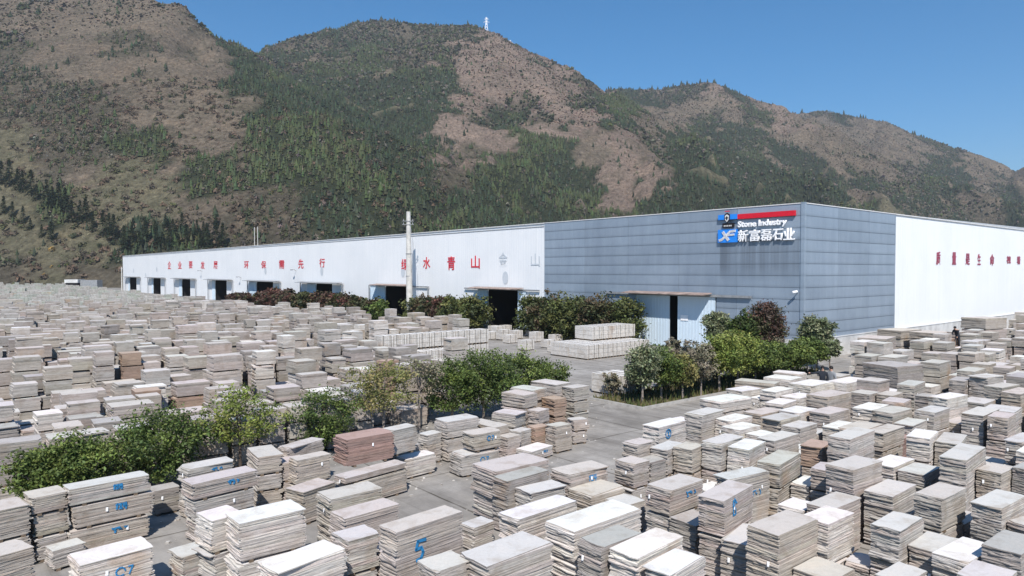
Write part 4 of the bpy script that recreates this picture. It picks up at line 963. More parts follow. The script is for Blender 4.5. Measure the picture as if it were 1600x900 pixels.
# rows for the labels: bands seen from the front edge of the photo
rows_ = {}
for i in solo:
    p = piles[i]; x_, y_, _ = proj(p['x'], p['y'], p['z'])
    side = 'left' if x_ < 760 and y_ > 0 else 'right'
    p['side'] = 'left' if x_ < 770 or (x_ < 925 and y_ < 712) else 'right'; p['band'] = int((925 - y_) // 42)
    rows_.setdefault((p['side'], p['band']), []).append(i)
for k_, v_ in rows_.items():
    v_.sort(key=lambda i: piles[i]['px'] if k_[0] == 'left' else -piles[i]['px'])
    for j, i in enumerate(v_): piles[i]['ord'] = j
BEAR = 0.07
for i in solo:
    p = piles[i]; r = random.Random(1000 + i); nb = p['n']; H_ = p['z'] - p['zb']; th = H_ / nb
    zc0 = p['zb']; thick = min(.075, max(.020, p['f'] * .0013)); size = 'long' if p['L'] > 2.0 else 'small' if p['L'] < 1.2 else 'squarish' if p['W'] > .75 * p['L'] else 'oblong'
    for t_ in range(nb):
        h = th if nb == 1 else th * r.uniform(.88, 1.12); z1 = p['z'] if t_ == nb - 1 else zc0 + h
        ox, oy = (r.gauss(0, .03), r.gauss(0, .02)) if t_ < nb - 1 else (0, 0)
        tone = p['tone'] if (t_ == nb - 1 or r.random() < .6) else r.choice(['g', 'p', 't', 'g'])
        if p['mark'] == 'scr3' and t_ < nb - 1: tone = 't'
        L = p['L'] * (1 if t_ == nb - 1 else r.uniform(.93, 1.0)); W = p['W'] * (1 if t_ == nb - 1 else r.uniform(.94, 1.0))
        cyw, syw = math.cos(p['yaw']), math.sin(p['yaw'])
        hh = z1 - zc0; bb = min(BEAR, hh * .2)
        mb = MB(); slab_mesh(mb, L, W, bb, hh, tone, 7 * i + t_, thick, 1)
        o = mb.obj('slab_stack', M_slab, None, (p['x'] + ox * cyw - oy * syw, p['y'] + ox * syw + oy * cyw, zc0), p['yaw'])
        lvl = '' if nb == 1 else ('top bundle, ' if t_ == nb - 1 else 'bottom bundle, ' if t_ == 0 else 'middle bundle, ')
        mk = ''
        size = p.get('sz', size)
        mkd = (p['mark'] and (t_ == nb - 1 or p['mark'] == 'scr3'))
        if mkd: lvl = lvl.replace(' bundle', ''); mk = {'five': ' painted with a blue five', 'eight': ' with blue scrawl', 'ring': ' with blue ringed mark'}.get(p['mark'], ' with blue scrawl')
        tag(o, f"{lvl}{TNAME[tone]} {size} slabs{mk}, {ORD[p['ord']]} from {p['side']} edge, {ORD[p['band']]} row up", 'stone slabs', 'stacks of sawn stone slabs in the yard')
        for q in (-.32, .32):
            bm_ = MB(); bm_.box(q * L - .045, q * L + .045, -W / 2 + .01, W / 2 - .015, 0.0, bb); bm_.obj('timber_bearer', M_timber, o)
        if mkd and p['f'] < 45:
            s_ = min(.30, hh * .42)
            strokes(mark_paths(p['mark'], r, s_), .030 if p['mark'] == 'five' else .02 if p['mark'] != 'scr' else .014, -W / 2 - .016).obj('painted_mark', M_blue, o, (L * (-.18 if p['mark'] in ('five', 'ring', 'eight') else .1), 0, bb + (hh - bb) * (.66 if p['mark'] == 'five' else .58)))
        if p['f'] < 40 and r.random() < .45:
            tg = MB(); x_ = r.uniform(-.3, .3) * L
            if r.random() < .5: tg.poly([(x_, -W/2 - .014, hh * .75), (x_ + .05, -W/2 - .02, hh * .75), (x_ + .045, -W/2 - .03, hh * .75 - .10), (x_ - .01, -W/2 - .03, hh * .75 - .09)], [(3, 2, 1, 0), (0, 1, 2, 3)])
            else:
                y_ = r.uniform(-.3, .3) * W; xx = -L / 2 - .05; tg.poly([(xx, y_, hh * .7), (xx - .005, y_ + .05, hh * .7), (xx - .02, y_ + .045, hh * .7 - .1), (xx - .02, y_ - .005, hh * .7 - .09)], [(0, 1, 2, 3), (3, 2, 1, 0)])
            tg.obj('paper_tag', M_tag, o)
        zc0 = z1
print('solo stacks', len(solo), 'budget left', budget)
rest = MB(); crates = MB()
for i, p in enumerate(piles):
    if i in solo_set: continue
    if p['y'] > 118 + 12 * math.sin(p['x'] / 9) and p['px'] < 430:
        r = random.Random(3000 + i); u_ = (math.cos(p['yaw']), math.sin(p['yaw'])); k_n = max(1, int(p['L'] / 1.25)); cwid = p['L'] / k_n
        for kk in range(k_n):
            off_ = -p['L'] / 2 + (kk + .5) * cwid; hz = p['z'] * r.uniform(.85, 1.05); h1 = hz / 2
            for lv in range(2):
                if lv and r.random() < .12: continue
                nb_ = 3; tone_ = r.choice([(.50, .53, .47), (.55, .54, .51), (.52, .50, .47), (.47, .50, .45), (.58, .57, .54)])
                for q in range(nb_):
                    ww = cwid * .86 / nb_; cx_ = p['x'] + u_[0] * (off_ - cwid * .43 + (q + .5) * ww); cy_ = p['y'] + u_[1] * (off_ - cwid * .43 + (q + .5) * ww)
                    k4 = [(-ww * .47, -p['W'] * .46), (ww * .47, -p['W'] * .46), (ww * .47, p['W'] * .46), (-ww * .47, p['W'] * .46)]
                    k4 = [(cx_ + x * u_[0] - y * u_[1], cy_ + x * u_[1] + y * u_[0]) for x, y in k4]
                    t4 = r.uniform(.9, 1.06); zt_ = (lv + 1) * h1 + r.gauss(0, .02) 
                    crates.poly([(x, y, lv * h1 + .09) for x, y in k4] + [(x, y, zt_) for x, y in k4], [(4,5,6,7),(0,1,5,4),(1,2,6,5),(2,3,7,6),(3,0,4,7)], tuple(c * t4 for c in tone_))
        continue
    r = random.Random(2000 + i); nb = p['n']; th = p['z'] / nb; f = max(10, p['f'])
    thick = max(.04, f * .0024) if f < 95 else max(.16, f * .0022)
    cyw, syw = math.cos(p['yaw']), math.sin(p['yaw'])
    for t_ in range(nb):
        tone = p['tone'] if r.random() < .7 else r.choice(['g', 'p', 't', 'n']); gap = .07
        ox, oy = r.gauss(0, .05), r.gauss(0, .03)
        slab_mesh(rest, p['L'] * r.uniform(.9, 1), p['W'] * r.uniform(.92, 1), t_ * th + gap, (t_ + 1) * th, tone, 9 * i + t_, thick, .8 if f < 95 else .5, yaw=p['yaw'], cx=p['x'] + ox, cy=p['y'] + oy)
        for q in (-.3, .3):
            b0 = len(rest.v); k_ = [(q * p['L'] - .05, -p['W'] * .44), (q * p['L'] + .05, -p['W'] * .44), (q * p['L'] + .05, p['W'] * .44), (q * p['L'] - .05, p['W'] * .44)]
            k_ = [(p['x'] + x * cyw - y * syw, p['y'] + x * syw + y * cyw) for x, y in k_]
            rest.poly([(x, y, t_ * th) for x, y in k_] + [(x, y, t_ * th + gap) for x, y in k_], [(0,1,5,4),(1,2,6,5),(2,3,7,6),(3,0,4,7)], (.12, .09, .07))
print('rest faces', len(rest.f), len(crates.f))
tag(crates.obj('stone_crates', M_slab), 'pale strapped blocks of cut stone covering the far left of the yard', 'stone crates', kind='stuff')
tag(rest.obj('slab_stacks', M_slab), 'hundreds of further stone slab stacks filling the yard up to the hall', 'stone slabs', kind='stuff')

# ================================================================= CRATES OF CUT STONE
def make_crate():
    mb = MB(); r = random.Random(3)
    for i in range(6):
        for k in range(3):
            x0 = -.52 + i * .1733; z0 = .10 + k * .35; t_ = r.uniform(.92, 1.05); c_ = (.72 * t_, .705 * t_, .675 * t_)
            mb.box(x0 + .012, x0 + .161, -.50, .50, z0 + .008, z0 + .342, c_)
    o = mb.obj('stone_crate', M_slab)
    for q in (-.36, 0, .36):
        m_ = MB(); m_.box(q - .05, q + .05, -.5, .5, 0, .1); m_.obj('timber_bearer', M_timber, o)
    for q in (-.3, .3):
        m_ = MB(); m_.box(q - .014, q + .014, -.512, -.502, .1, 1.16); m_.box(q - .014, q + .014, .502, .512, .1, 1.16); m_.box(q - .014, q + .014, -.512, .512, 1.151, 1.161); m_.obj('strap', M_strap, o)
    return o
crate0 = make_crate(); first_crate = [True]; crate_n = 0
def crate(x, y, z, label, group='strapped crates of cut stone'):
    global crate_n
    if first_crate[0]: o = crate0; first_crate[0] = False
    else:
        o = crate0.copy(); C.objects.link(o)
        for ch in crate0.children: c_ = ch.copy(); C.objects.link(c_); c_.parent = o
    crate_n += 1
    o.location = (x, y, z); o.rotation_euler = (0, 0, YAW_G + random.uniform(-.02, .02)); return tag(o, label, 'stone crate', group)
def crate_row(px, py, na, nb, nz, name, za=0.0, da=0.0, db=0.0):
    ox, oy = at_z(px, py, 0)
    for k in range(nz):
        for j in range(nb):
            for i in range(na):
                a_, b_ = da + .55 + i * 1.09, db + .52 + j * 1.05; x, y = world_ab(a_, b_)
                lv = '' if nz == 1 else (' upper' if k else ' lower')
                rw = '' if nb == 1 else f' {ORD[j]} line,'
                crate(ox + x, oy + y, k * 1.165 + za, f"white strapped crate of cut stone,{lv}{rw} {ORD[i]} along, {name}")
crate_row(917, 563, 7, 4, 1, 'wide low block before the hedge'); crate_row(917, 563, 5, 2, 1, 'upper tier before the hedge', 1.165, 2.85, 2.15)
crate_row(966, 621, 2, 2, 1, 'beside the tree bed')
cw = world_ab(-6.6, 0); cx0, cy0 = CW0[0] + cw[0], CW0[1] + cw[1]
for k in range(2):
    for i in range(9):
        x, y = world_ab(.55 + i * 1.09, .6); crate(cx0 + x, cy0 + y, k * 1.165, f"pale strapped crate, {'upper' if k else 'lower'} tier, {ORD[i]} along the long wall of crates")
for i in range(5):
    x, y = world_ab(1.6 + i * 1.09, -.75); crate(cx0 + x, cy0 + y, 0, f"pale strapped crate, {ORD[i]} in the low row before the long crate wall")
for j, (px, py, nz) in enumerate([(778, 524, 1), (797, 536, 1), (812, 522, 1), (822, 547, 1), (838, 534, 1), (850, 522, 1), (868, 550, 1), (868, 533, 1), (790, 516, 1), (828, 514, 1), (766, 530, 1), (772, 517, 1), (806, 529, 1), (843, 522, 1), (857, 543, 1), (862, 524, 1), (786, 531, 1), (832, 525, 1)]):
    x, y = at_z(px, py, 0); o_ = crate(x, y, 0, f"single pale crate standing loose on the concrete before the hedge, {ORD[j]} of the scatter", 'loose crates before the hedge'); o_.scale = (1.1, .9, random.uniform(.5, .95))

# ================================================================= PLANTS
PAL0 = {'hedge': [(0.068, 0.082, 0.028), (0.095, 0.100, 0.034), (0.048, 0.060, 0.024)], 'green': [(0.075, 0.105, 0.028), (0.105, 0.135, 0.035), (0.055, 0.078, 0.024)], 'dark': [(0.060, 0.090, 0.026), (0.092, 0.122, 0.032), (0.046, 0.066, 0.022)],
       'lime': [(0.135, 0.165, 0.036), (0.095, 0.125, 0.032), (0.165, 0.18, 0.05)], 'olive': [(0.145, 0.145, 0.050), (0.11, 0.12, 0.04), (0.17, 0.15, 0.06)],
       'red': [(0.090, 0.042, 0.032), (0.062, 0.038, 0.027), (0.045, 0.045, 0.024)], 'mixed': [(0.056, 0.062, 0.026), (0.078, 0.058, 0.034), (0.042, 0.050, 0.024)],
       'maroon': [(0.062, 0.044, 0.034), (0.050, 0.050, 0.026), (0.080, 0.046, 0.034)], 'pale': [(0.13, 0.15, 0.085), (0.16, 0.17, 0.10), (0.10, 0.12, 0.06)], 'bare': [(0.16, 0.15, 0.10), (0.13, 0.12, 0.08), (0.17, 0.15, 0.11)]}
PAL = {k: [tuple(c * 1.42 for c in q) for q in v] for k, v in PAL0.items()}
def leaves(center, rad, n_cl, per, size, pal, seed, parent, hollow=0.35, name='crown', flat=0.0):
    g_ = np.random.default_rng(seed)
    d = g_.normal(size=(n_cl, 3)); d /= np.linalg.norm(d, axis=1)[:, None]
    rr = (hollow + (1 - hollow) * g_.uniform(0, 1, n_cl) ** .6) * g_.uniform(.72, 1.12, n_cl)
    cc = d * rr[:, None] * np.array(rad)[None]
    cc[:, 2] = np.maximum(cc[:, 2], -rad[2] * .8)
    crad = np.array(rad).min() * g_.uniform(.14, .34, n_cl)
    tone = np.array([PAL[pal][i] for i in g_.choice(len(PAL[pal]), n_cl)]) * g_.uniform(.75, 1.3, (n_cl, 1))
    P_ = cc[:, None, :] + g_.normal(size=(n_cl, per, 3)) * crad[:, None, None] * np.array([.62, .62, .45])
    P_ = P_.reshape(-1, 3); col = np.repeat(tone, per, 0) * g_.uniform(.75, 1.25, (len(P_), 1)) * g_.uniform(.92, 1.08, (len(P_), 3))
    n = len(P_); nd = g_.normal(size=(n, 3)); nd[:, 2] = np.abs(nd[:, 2]) + .5; nd /= np.linalg.norm(nd, axis=1)[:, None]
    t = np.cross(nd, g_.normal(size=(n, 3))); t /= np.linalg.norm(t, axis=1)[:, None]; bt = np.cross(nd, t)
    sz = size * g_.uniform(.6, 1.4, n)[:, None]
    V = np.stack([P_ + t * sz * .62, P_ + bt * sz * .32, P_ - t * sz * .62, P_ - bt * sz * .32], 1).reshape(-1, 3) + np.array(center)[None]
    F_ = np.arange(n * 4).reshape(-1, 4)
    return link(name, mesh_np(name, V, F_, M_leaf, np.repeat(np.clip(col, 0, 1), 4, 0)), parent)
def tree(px, py, top, hw, pal, label, dens=1.0, name='garden_tree', seed=None, stem=True, bark=None, cat='tree', group='young trees planted along the yard beds', lean=0.0, base=None, cz=None):
    seed = seed or int(px * 7 + py); r = random.Random(seed)
    if base is None: x, y = at_z(px, py, 0)
    else: x, y = base
    f = proj(x, y, 0)[2]; h = (proj(x, y, 0)[1] - top) * f / F_PX; w = hw * f / F_PX
    t = empty(name, (x, y, 0)); tag(t, label, cat, group)
    ch = min(h * .64, w * 1.7) if cz is None else h * cz; c_ = (lean * w, 0, h - ch * .5)
    mb = MB(); tw = max(.045, h * .016)
    top_ = (c_[0] * .8, 0, h - ch * .35)
    mb.tube([(0, 0, 0), (r.uniform(-.04, .04), r.uniform(-.04, .04), h * .3), (c_[0] * .5, 0, h * .55), top_], [tw * 1.3, tw, tw * .75, tw * .3], 7)
    mb.obj('trunk', bark or M_bark, t)
    for k in range(6):
        a_ = r.uniform(0, 6.28); z0 = h - ch * r.uniform(.75, 1.0); q = r.uniform(.55, .9)
        m_ = MB(); p1 = (c_[0] * .6 + math.cos(a_) * w * q * .5, math.sin(a_) * w * q * .5, z0 + ch * .25); p2 = (c_[0] + math.cos(a_) * w * q, math.sin(a_) * w * q, z0 + ch * r.uniform(.35, .7))
        m_.tube([(c_[0] * .4, 0, z0), p1, p2], [tw * .6, tw * .4, tw * .15], 5); m_.obj('limb', bark or M_bark, t)
    n_cl = int(150 * dens); per = 62
    lsz = max(.085, f * .0031)
    leaves(c_, (w, w, ch * .52), n_cl, per, lsz, pal, seed, t)
    return t
# bed on the left and its trees
def bed(p0, p1, w, name_lbl):
    (x0, y0), (x1, y1) = p0, p1; L = math.hypot(x1 - x0, y1 - y0); yaw = math.atan2(y1 - y0, x1 - x0)
    t = empty('tree_bed', (x0, y0, 0), yaw); tag(t, name_lbl, 'planting bed')
    m_ = MB(); m_.box(0, L, 0, w, .0, .07); m_.obj('soil', M_soil, t)
    m_ = MB(); m_.box(-.12, L + .12, -.12, -.002, 0, .14); m_.box(-.12, L + .12, w + .002, w + .12, 0, .14); m_.box(-.12, -.002, 0, w, 0, .138); m_.box(L + .002, L + .12, 0, w, 0, .138); m_.obj('kerb', M_kerb, t)
    return t
b0 = at_z(1004, 640, 0)
bed(b0, (b0[0] + GD[0] * 19.5, b0[1] + GD[1] * 19.5), 3.6, 'long bed of dry grass under the young trees near the hall corner')
TREES_L = [(62, 800, 700, 42, 'green', 'small green tree, nearest the photo edge in the left tree line', 1.0), (128, 792, 676, 52, 'green', 'bushy green tree behind the triple slab pile marked blue', 1.2),
 (248, 768, 640, 74, 'dark', 'large dark green tree between two triple piles of slabs', 1.7), (376, 742, 608, 66, 'lime', 'airy yellow green tree showing its dark trunk', .62), (503, 706, 611, 58, 'dark', 'round dark green tree beside the airy yellow green one', 1.3),
 (600, 690, 566, 62, 'olive', 'sparse olive yellow tree with thin stems behind the dark red slab pile', .7), (655, 672, 556, 34, 'bare', 'nearly leafless grey tree in the left tree line', .25),
 (706, 662, 562, 50, 'green', 'dark leaved tree right of the leafless one', 1.2), (756, 655, 548, 56, 'dark', 'broad dark green tree, tallest beside the road', 1.5), (812, 632, 548, 50, 'green', 'loose green tree at the road end of the tree line', 1.0), (858, 622, 562, 32, 'green', 'low sprawling tree, last before the concrete road', .6)]
for px, py, tp, hw, pal, lb, dn in TREES_L: tree(px, py, tp, hw, pal, lb, dn * .8, bark=M_bark_d if pal == 'lime' else M_bark, cz=.82 if pal in ('green', 'dark') else None)
TREES_R = [(1004, 634, 537, 26, 'pale', 'thin pale green tree at the near end of the right bed', .6), (1033, 628, 541, 30, 'green', 'young green tree, second in the right bed', .9), (1067, 626, 556, 21, 'olive', 'small olive tree with orange tips, third in the right bed', .6),
 (1095, 620, 540, 26, 'bare', 'greyish half bare tree in the right bed', .4), (1124, 614, 520, 30, 'lime', 'tall lime green tree with pale trunk in the right bed', .8), (1152, 606, 520, 34, 'lime', 'yellow green tree, brightest in the right bed', 1.1),
 (1180, 602, 534, 30, 'green', 'mid green tree after the bright yellow green one', 1.0), (1207, 598, 536, 28, 'green', 'green tree of the bed beside the dark maroon one', 1.0), (1236, 592, 534, 30, 'green', 'green tree towards the far end of the bed', 1.1), (1262, 588, 528, 26, 'green', 'green tree just before the standing man', 1.0)]
for px, py, tp, hw, pal, lb, dn in TREES_R: tree(px, py, tp, hw * 1.12, pal, lb, dn * 1.25, cz=.68)
for k in range(15):
    x, y = b0[0] + GD[0] * (1.2 + k * 1.22) + FD[0] * (2.6 if k % 2 else 3.1), b0[1] + GD[1] * (1.2 + k * 1.22) + FD[1] * (2.6 if k % 2 else 3.1); q = proj(x, y, 0)
    tree(0, 0, q[1] - 46 - (k * 37 % 13), 15, 'bare', f'leafless twiggy shrub under the bed trees, {ORD[k]} from the road', .16, name='twiggy_shrub', seed=900 + k, cat='shrub', group='twiggy shrubs under the bed trees', base=(x, y), cz=.9)
tree(1194, 574, 474, 29, 'maroon', 'dark maroon leaved tree before the grey cladding', 2.0, bark=M_bark_d, cz=.86); tree(1158, 575, 490, 24, 'dark', 'dark green tree left of the maroon one', 1.3, cz=.86)
tree(1118, 572, 488, 24, 'pale', 'pale feathery tree beside the blue door leaf', .6); tree(1276, 576, 496, 27, 'pale', 'tall pale tree at the very corner of the hall', .9)
tree(1297, 580, 530, 15, 'pale', 'slim sparse tree before the white plinth', .35); tree(1052, 582, 530, 16, 'bare', 'leafless shrub before the dark door gap', .18); tree(1080, 590, 535, 20, 'bare', 'thin twiggy tree before the blue door leaf', .22)
# low weeds under the bed trees
mw = MB(); r = random.Random(77)
for i in range(2600):
    a_, b_ = r.uniform(0, 19.4), r.uniform(0.05, 3.5); x, y = b0[0] + GD[0] * a_ + FD[0] * b_, b0[1] + GD[1] * a_ + FD[1] * b_; h = r.uniform(.12, .45); q = r.uniform(0, 6.28); w_ = r.uniform(.03, .08)
    c_ = r.choice([(.16, .14, .06), (.10, .12, .04), (.13, .11, .07), (.07, .09, .03)])
    mw.poly([(x - w_ * math.cos(q), y - w_ * math.sin(q), .06), (x + w_ * math.cos(q), y + w_ * math.sin(q), .06), (x + r.uniform(-.12, .12), y + r.uniform(-.12, .12), .06 + h)], [(0, 1, 2)], c_)
tag(mw.obj('bed_grass', M_leaf), 'dry grass and weeds under the trees of the right bed', 'grass', kind='stuff')
# hedges along the hall: single shrubs
def shrub(s_, out, top_z, w, pal, label, group, seed):
    x = CX + FD[0] * s_ - GD[0] * out; y = CY + FD[1] * s_ - GD[1] * out; f = proj(x, y, 0)[2]
    t = empty('hedge_shrub', (x, y, 0)); tag(t, label, 'shrub', group); r = random.Random(seed)
    for k in range(3):
        m_ = MB(); m_.tube([(r.uniform(-.2, .2), r.uniform(-.2, .2), 0), (r.uniform(-.5, .5) * w, r.uniform(-.5, .5) * w, top_z * .7)], [.05, .02], 5); m_.obj('stem', M_bark_d, t)
    leaves((0, 0, top_z * .50), (w, w, top_z * .52), int(120 * (1 if f < 90 else .8)), 44, max(.15, f * .0034), pal, seed, t, hollow=.3)
def fac_out(px, out):
    u = (px - 800) / F_PX; x0, y0 = CX - GD[0] * out, CY - GD[1] * out
    return (u * y0 - x0) / (FD[0] - u * FD[1])
hedges = [('red shrub hedge by the fifth doorway', 366, 386, 455, ['maroon']), ('reddish hedge', 410, 482, 451, ['red', 'red', 'maroon', 'red', 'mixed']), ('long brown red hedge', 497, 600, 456, ['red', 'red', 'mixed', 'red', 'mixed', 'mixed', 'dark']),
          ('green hedge behind the pole', 640, 752, 457, ['hedge', 'mixed', 'red', 'hedge', 'hedge', 'hedge']), ('tall green hedge', 818, 995, 457, ['hedge', 'mixed', 'hedge', 'hedge', 'mixed', 'hedge', 'mixed', 'hedge'])]
for nm, x0, x1, tp, pals in hedges:
    out = 2.6; s1, s0 = fac_out(x0, out), fac_out(x1, out); n = max(1, int(round((s1 - s0) / 2.3))); 
    for i in range(n):
        s_ = s0 + (i + .5) * (s1 - s0) / n; x = CX + FD[0] * s_ - GD[0] * out; y = CY + FD[1] * s_ - GD[1] * out; f = proj(x, y, 0)[2]; px_ = proj(x, y, 0)[0]
        drop = 1.0
        if x0 in (497,): tp_ = 452 + (px_ - 497) * .16
        elif x0 == 818: tp_ = 457
        else: tp_ = tp + abs((px_ - (x0 + x1) / 2) / (x1 - x0)) * 6
        tz = (H_CAM - (tp_ - 423) * f / F_PX) * (.93 if x1 < 800 else .97) + random.uniform(-.3, .25)
        pal = pals[min(len(pals) - 1, int((px_ - x0) / (x1 - x0) * len(pals)))] if x1 > x0 else pals[0]
        shrub(s_, out, max(1.6, tz), min(2.2, (s1 - s0) / n * .78), pal, f"{ {'hedge': 'olive green', 'green': 'green', 'dark': 'dark green', 'red': 'red brown', 'maroon': 'dark maroon', 'mixed': 'green and reddish'}[pal]} shrub, {ORD[n - 1 - i]} from left in the {nm}", nm, 500 + i + int(x0))

# ================================================================= POLE, PEOPLE, PYLONS, SHED
def pole_at(px, pyt, Y, d0, d1):
    X = (px - 800) / F_PX * Y; zt = H_CAM - (pyt - 423) * Y / F_PX
    t = empty('utility_pole', (X, Y, 0)); return t, zt
ut, zt = pole_at(638.5, 331, 92.5, 0, 0); tag(ut, 'tall pale concrete utility pole standing before the white hall wall', 'pole')
m_ = MB(); m_.tube([(0.15, 0, 0), (0.05, 0, zt * .5), (0, 0, zt)], [.46, .38, .27], 16); m_.obj('shaft', M_pole, ut)
for zz in (zt - 1.3, zt - 1.75): m_ = MB(); m_.box(-.75, .75, -.34, -.26, zz, zz + .07); m_.tube([(-.6, -.3, zz + .07), (-.6, -.3, zz + .3)], .06, 8); m_.tube([(.6, -.3, zz + .07), (.6, -.3, zz + .3)], .06, 8); m_.obj('crossarm', M_steel, ut)
for zz in (zt * .62, zt * .42): m_ = MB(); m_.tube([(.03, 0, zz), (.03, 0, zz + .12)], [.40, .40], 16); m_.obj('steel_band', M_steel, ut)
m_ = MB(); m_.tube([(.35, -.2, zt - 2.2), (.62, -.25, zt - 4), (.66, -.25, zt - 6), (.38, -.25, zt - 8)], .03, 6); m_.obj('cable', M_steel, ut)
def person(x, y, z, yaw, pose, label, jacket, trousers):
    J, E, Rr = pose
    me = bpy.data.meshes.new('body'); me.from_pydata(J, E, []); o = link('body_tmp', me)
    sk = o.modifiers.new('s', 'SKIN'); sv = me.skin_vertices[0].data
    for i, r_ in enumerate(Rr): sv[i].radius = (r_[0], r_[1]) if hasattr(r_, '__len__') else (r_, r_)
    for i in range(len(J)): sv[i].use_root = (i == 0)
    su = o.modifiers.new('u', 'SUBSURF'); su.levels = 2; su.render_levels = 2
    bpy.context.view_layer.update()
    m2 = bpy.data.meshes.new_from_object(o.evaluated_get(bpy.context.evaluated_depsgraph_get())); bpy.data.objects.remove(o)
    m2.materials.clear()
    for m_ in (jacket, trousers, M_skin, M_black): m2.materials.append(m_)
    neck = max(j[2] for j in J) - .15; hips = J[0][2] + .02
    hands = [Vector(J[i]) for i in HANDS]
    for p_ in m2.polygons:
        c_ = p_.center; p_.use_smooth = True
        p_.material_index = 2 if (c_.z > neck or any((c_ - h_).length < .10 for h_ in hands)) else (0 if c_.z > hips else (3 if c_.z < .09 else 1))
    b_ = link('person', m2, None, (x, y, z), yaw); tag(b_, label, 'person')
    hd = Vector(J[HEAD]); hm = MB(); n = 10
    for k in range(3):
        pass
    bm = bmesh.new(); bmesh.ops.create_uvsphere(bm, u_segments=12, v_segments=8, radius=.108)
    for v in bm.verts: v.co = Vector((v.co.x * .95, v.co.y * 1.1 + .012, v.co.z * 1.0 + .035)) + hd
    bmesh.ops.delete(bm, geom=[v for v in bm.verts if v.co.z < hd.z - .01 and v.co.y < hd.y + .03], context='VERTS')
    hm_ = bpy.data.meshes.new('hair'); bm.to_mesh(hm_); bm.free(); hm_.materials.append(M_hair); link('hair', hm_, b_)
    fm = MB(); fm.tube([(hd.x, hd.y - .10, hd.z + .01), (hd.x, hd.y - .135, hd.z - .02)], [.012, .018], 6); fm.obj('nose', M_skin, b_)
    for q in (-1, 1):
        fm = MB(); fm.tube([(hd.x + q * .036, hd.y - .098, hd.z + .025), (hd.x + q * .036, hd.y - .108, hd.z + .025)], [.012, .008], 6); fm.obj('eye', M_hair, b_)
    return b_
M_skin = plain('skin', (0.42, 0.25, 0.18), 0.6, 0.05); M_hair = plain('black_hair', (0.012, 0.010, 0.010), 0.6, 0.1); M_jacket = plain('black_jacket', (0.018, 0.022, 0.030), 0.85, 0.2); M_trou = plain('dark_trousers', (0.03, 0.032, 0.04), 0.9, 0.2)
M_jacket2 = plain('grey_jacket', (0.20, 0.21, 0.22), 0.9, 0.2)
HEAD = 5; HANDS = (8, 11)
def pose(arm_out, bend=0.0):
    b = bend
    J = [(0, 0, .92), (0, -.02 - b * .15, 1.15), (0, -b * .35, 1.38 - b * .1), (0, -b * .45, 1.50 - b * .15), (0, -.01 - b * .5, 1.56 - b * .17), (0, -.02 - b * .55, 1.66 - b * .2)]
    sh = J[2]
    if arm_out: J += [(-.20, sh[1], sh[2] + .04), (-.46, sh[1] - .10, sh[2] - .02), (-.72, sh[1] - .20, sh[2] - .0)]
    else: J += [(-.20, sh[1], sh[2] + .02), (-.26, sh[1] + .02 - b * .2, sh[2] - .28), (-.26, sh[1] - .08 - b * .3, sh[2] - .54)]
    J += [(.20, sh[1], sh[2] + .02), (.26, sh[1] + .03 - b * .2, sh[2] - .28), (.25, sh[1] - .06 - b * .3, sh[2] - .54)]
    J += [(-.10, 0, .84), (-.12, -.03, .47), (-.13, .02, .07), (-.13, -.13, .045), (.10, 0, .84), (.12, -.02, .47), (.13, .03, .07), (.13, -.12, .045)]
    E = [(0,1),(1,2),(2,3),(3,4),(4,5),(2,6),(6,7),(7,8),(2,9),(9,10),(10,11),(0,12),(12,13),(13,14),(14,15),(0,16),(16,17),(17,18),(18,19)]
    Rr = [(.16,.11),(.155,.105),(.17,.11),(.075,.07),(.065,.06),(.095,.115),(.075,.075),(.052,.052),(.04,.035),(.075,.075),(.052,.052),(.04,.035),(.10,.10),(.065,.065),(.05,.05),(.045,.035),(.10,.10),(.065,.065),(.05,.05),(.045,.035)]
    return J, E, Rr
x, y = at_z(1285.5, 572.0, 1.77); person(x, y, 0, R(-25), pose(True), 'man in a black jacket standing among the slabs and stretching out one arm', M_jacket, M_trou)
x, y = at_z(1299, 572.5, 1.77); person(x, y, 0, R(-60), pose(False), 'second man, mostly hidden, behind the slabs right of the pointing man', M_jacket2, M_trou)
x, y = at_z(1497, 508, 2.75); person(x, y, 1.0, R(-70), pose(False, .6), 'person in dark clothes bending over the slab piles beside the white side wall', M_jacket, M_trou)

def terrain_hit(px, py):
    d = ray(px, py)
    for t in np.arange(200, 1700, 2.0):
        x, y, z = d[0] * t, d[1] * t, H_CAM + d[2] * t
        if y > 242 and float(terr_z(np.array([x]), np.array([y]))[0]) > z: return x, y, z
    return None
def pylon(px, top, bot, Y, label):
    X, _, zb = at_dist(px, bot, Y); zt_ = at_dist(px, top, Y)[2]; h = zt_ - zb; t = empty('pylon', (X, Y, zb)); tag(t, label, 'pylon')
    m_ = MB(); w = h * .13
    for sx_ in (-1, 1):
        for sy_ in (-1, 1): m_.tube([(sx_ * w, sy_ * w, -h * .1), (sx_ * w * .35, sy_ * w * .35, h * .55), (sx_ * w * .25, sy_ * w * .25, h)], [h * .016] * 3, 4)
    for k in range(5):
        z0, z1 = h * k / 5, h * (k + 1) / 5; a0 = w * max(.3, 1 - 1.2 * z0 / h); a1 = w * max(.3, 1 - 1.2 * z1 / h)
        m_.tube([(-a0, -a0, z0), (a1, -a1, z1)], h * .011, 4); m_.tube([(a0, -a0, z0), (-a1, -a1, z1)], h * .011, 4)
    m_.obj('lattice_mast', M_white, t)
    for zf, l in ((.66, .22), (.86, .17)):
        m_ = MB(); m_.tube([(-l * h, 0, h * zf), (0, 0, h * (zf + .05)), (l * h, 0, h * zf)], [h * .01, h * .022, h * .01], 4); m_.obj('crossarm', M_white, t)
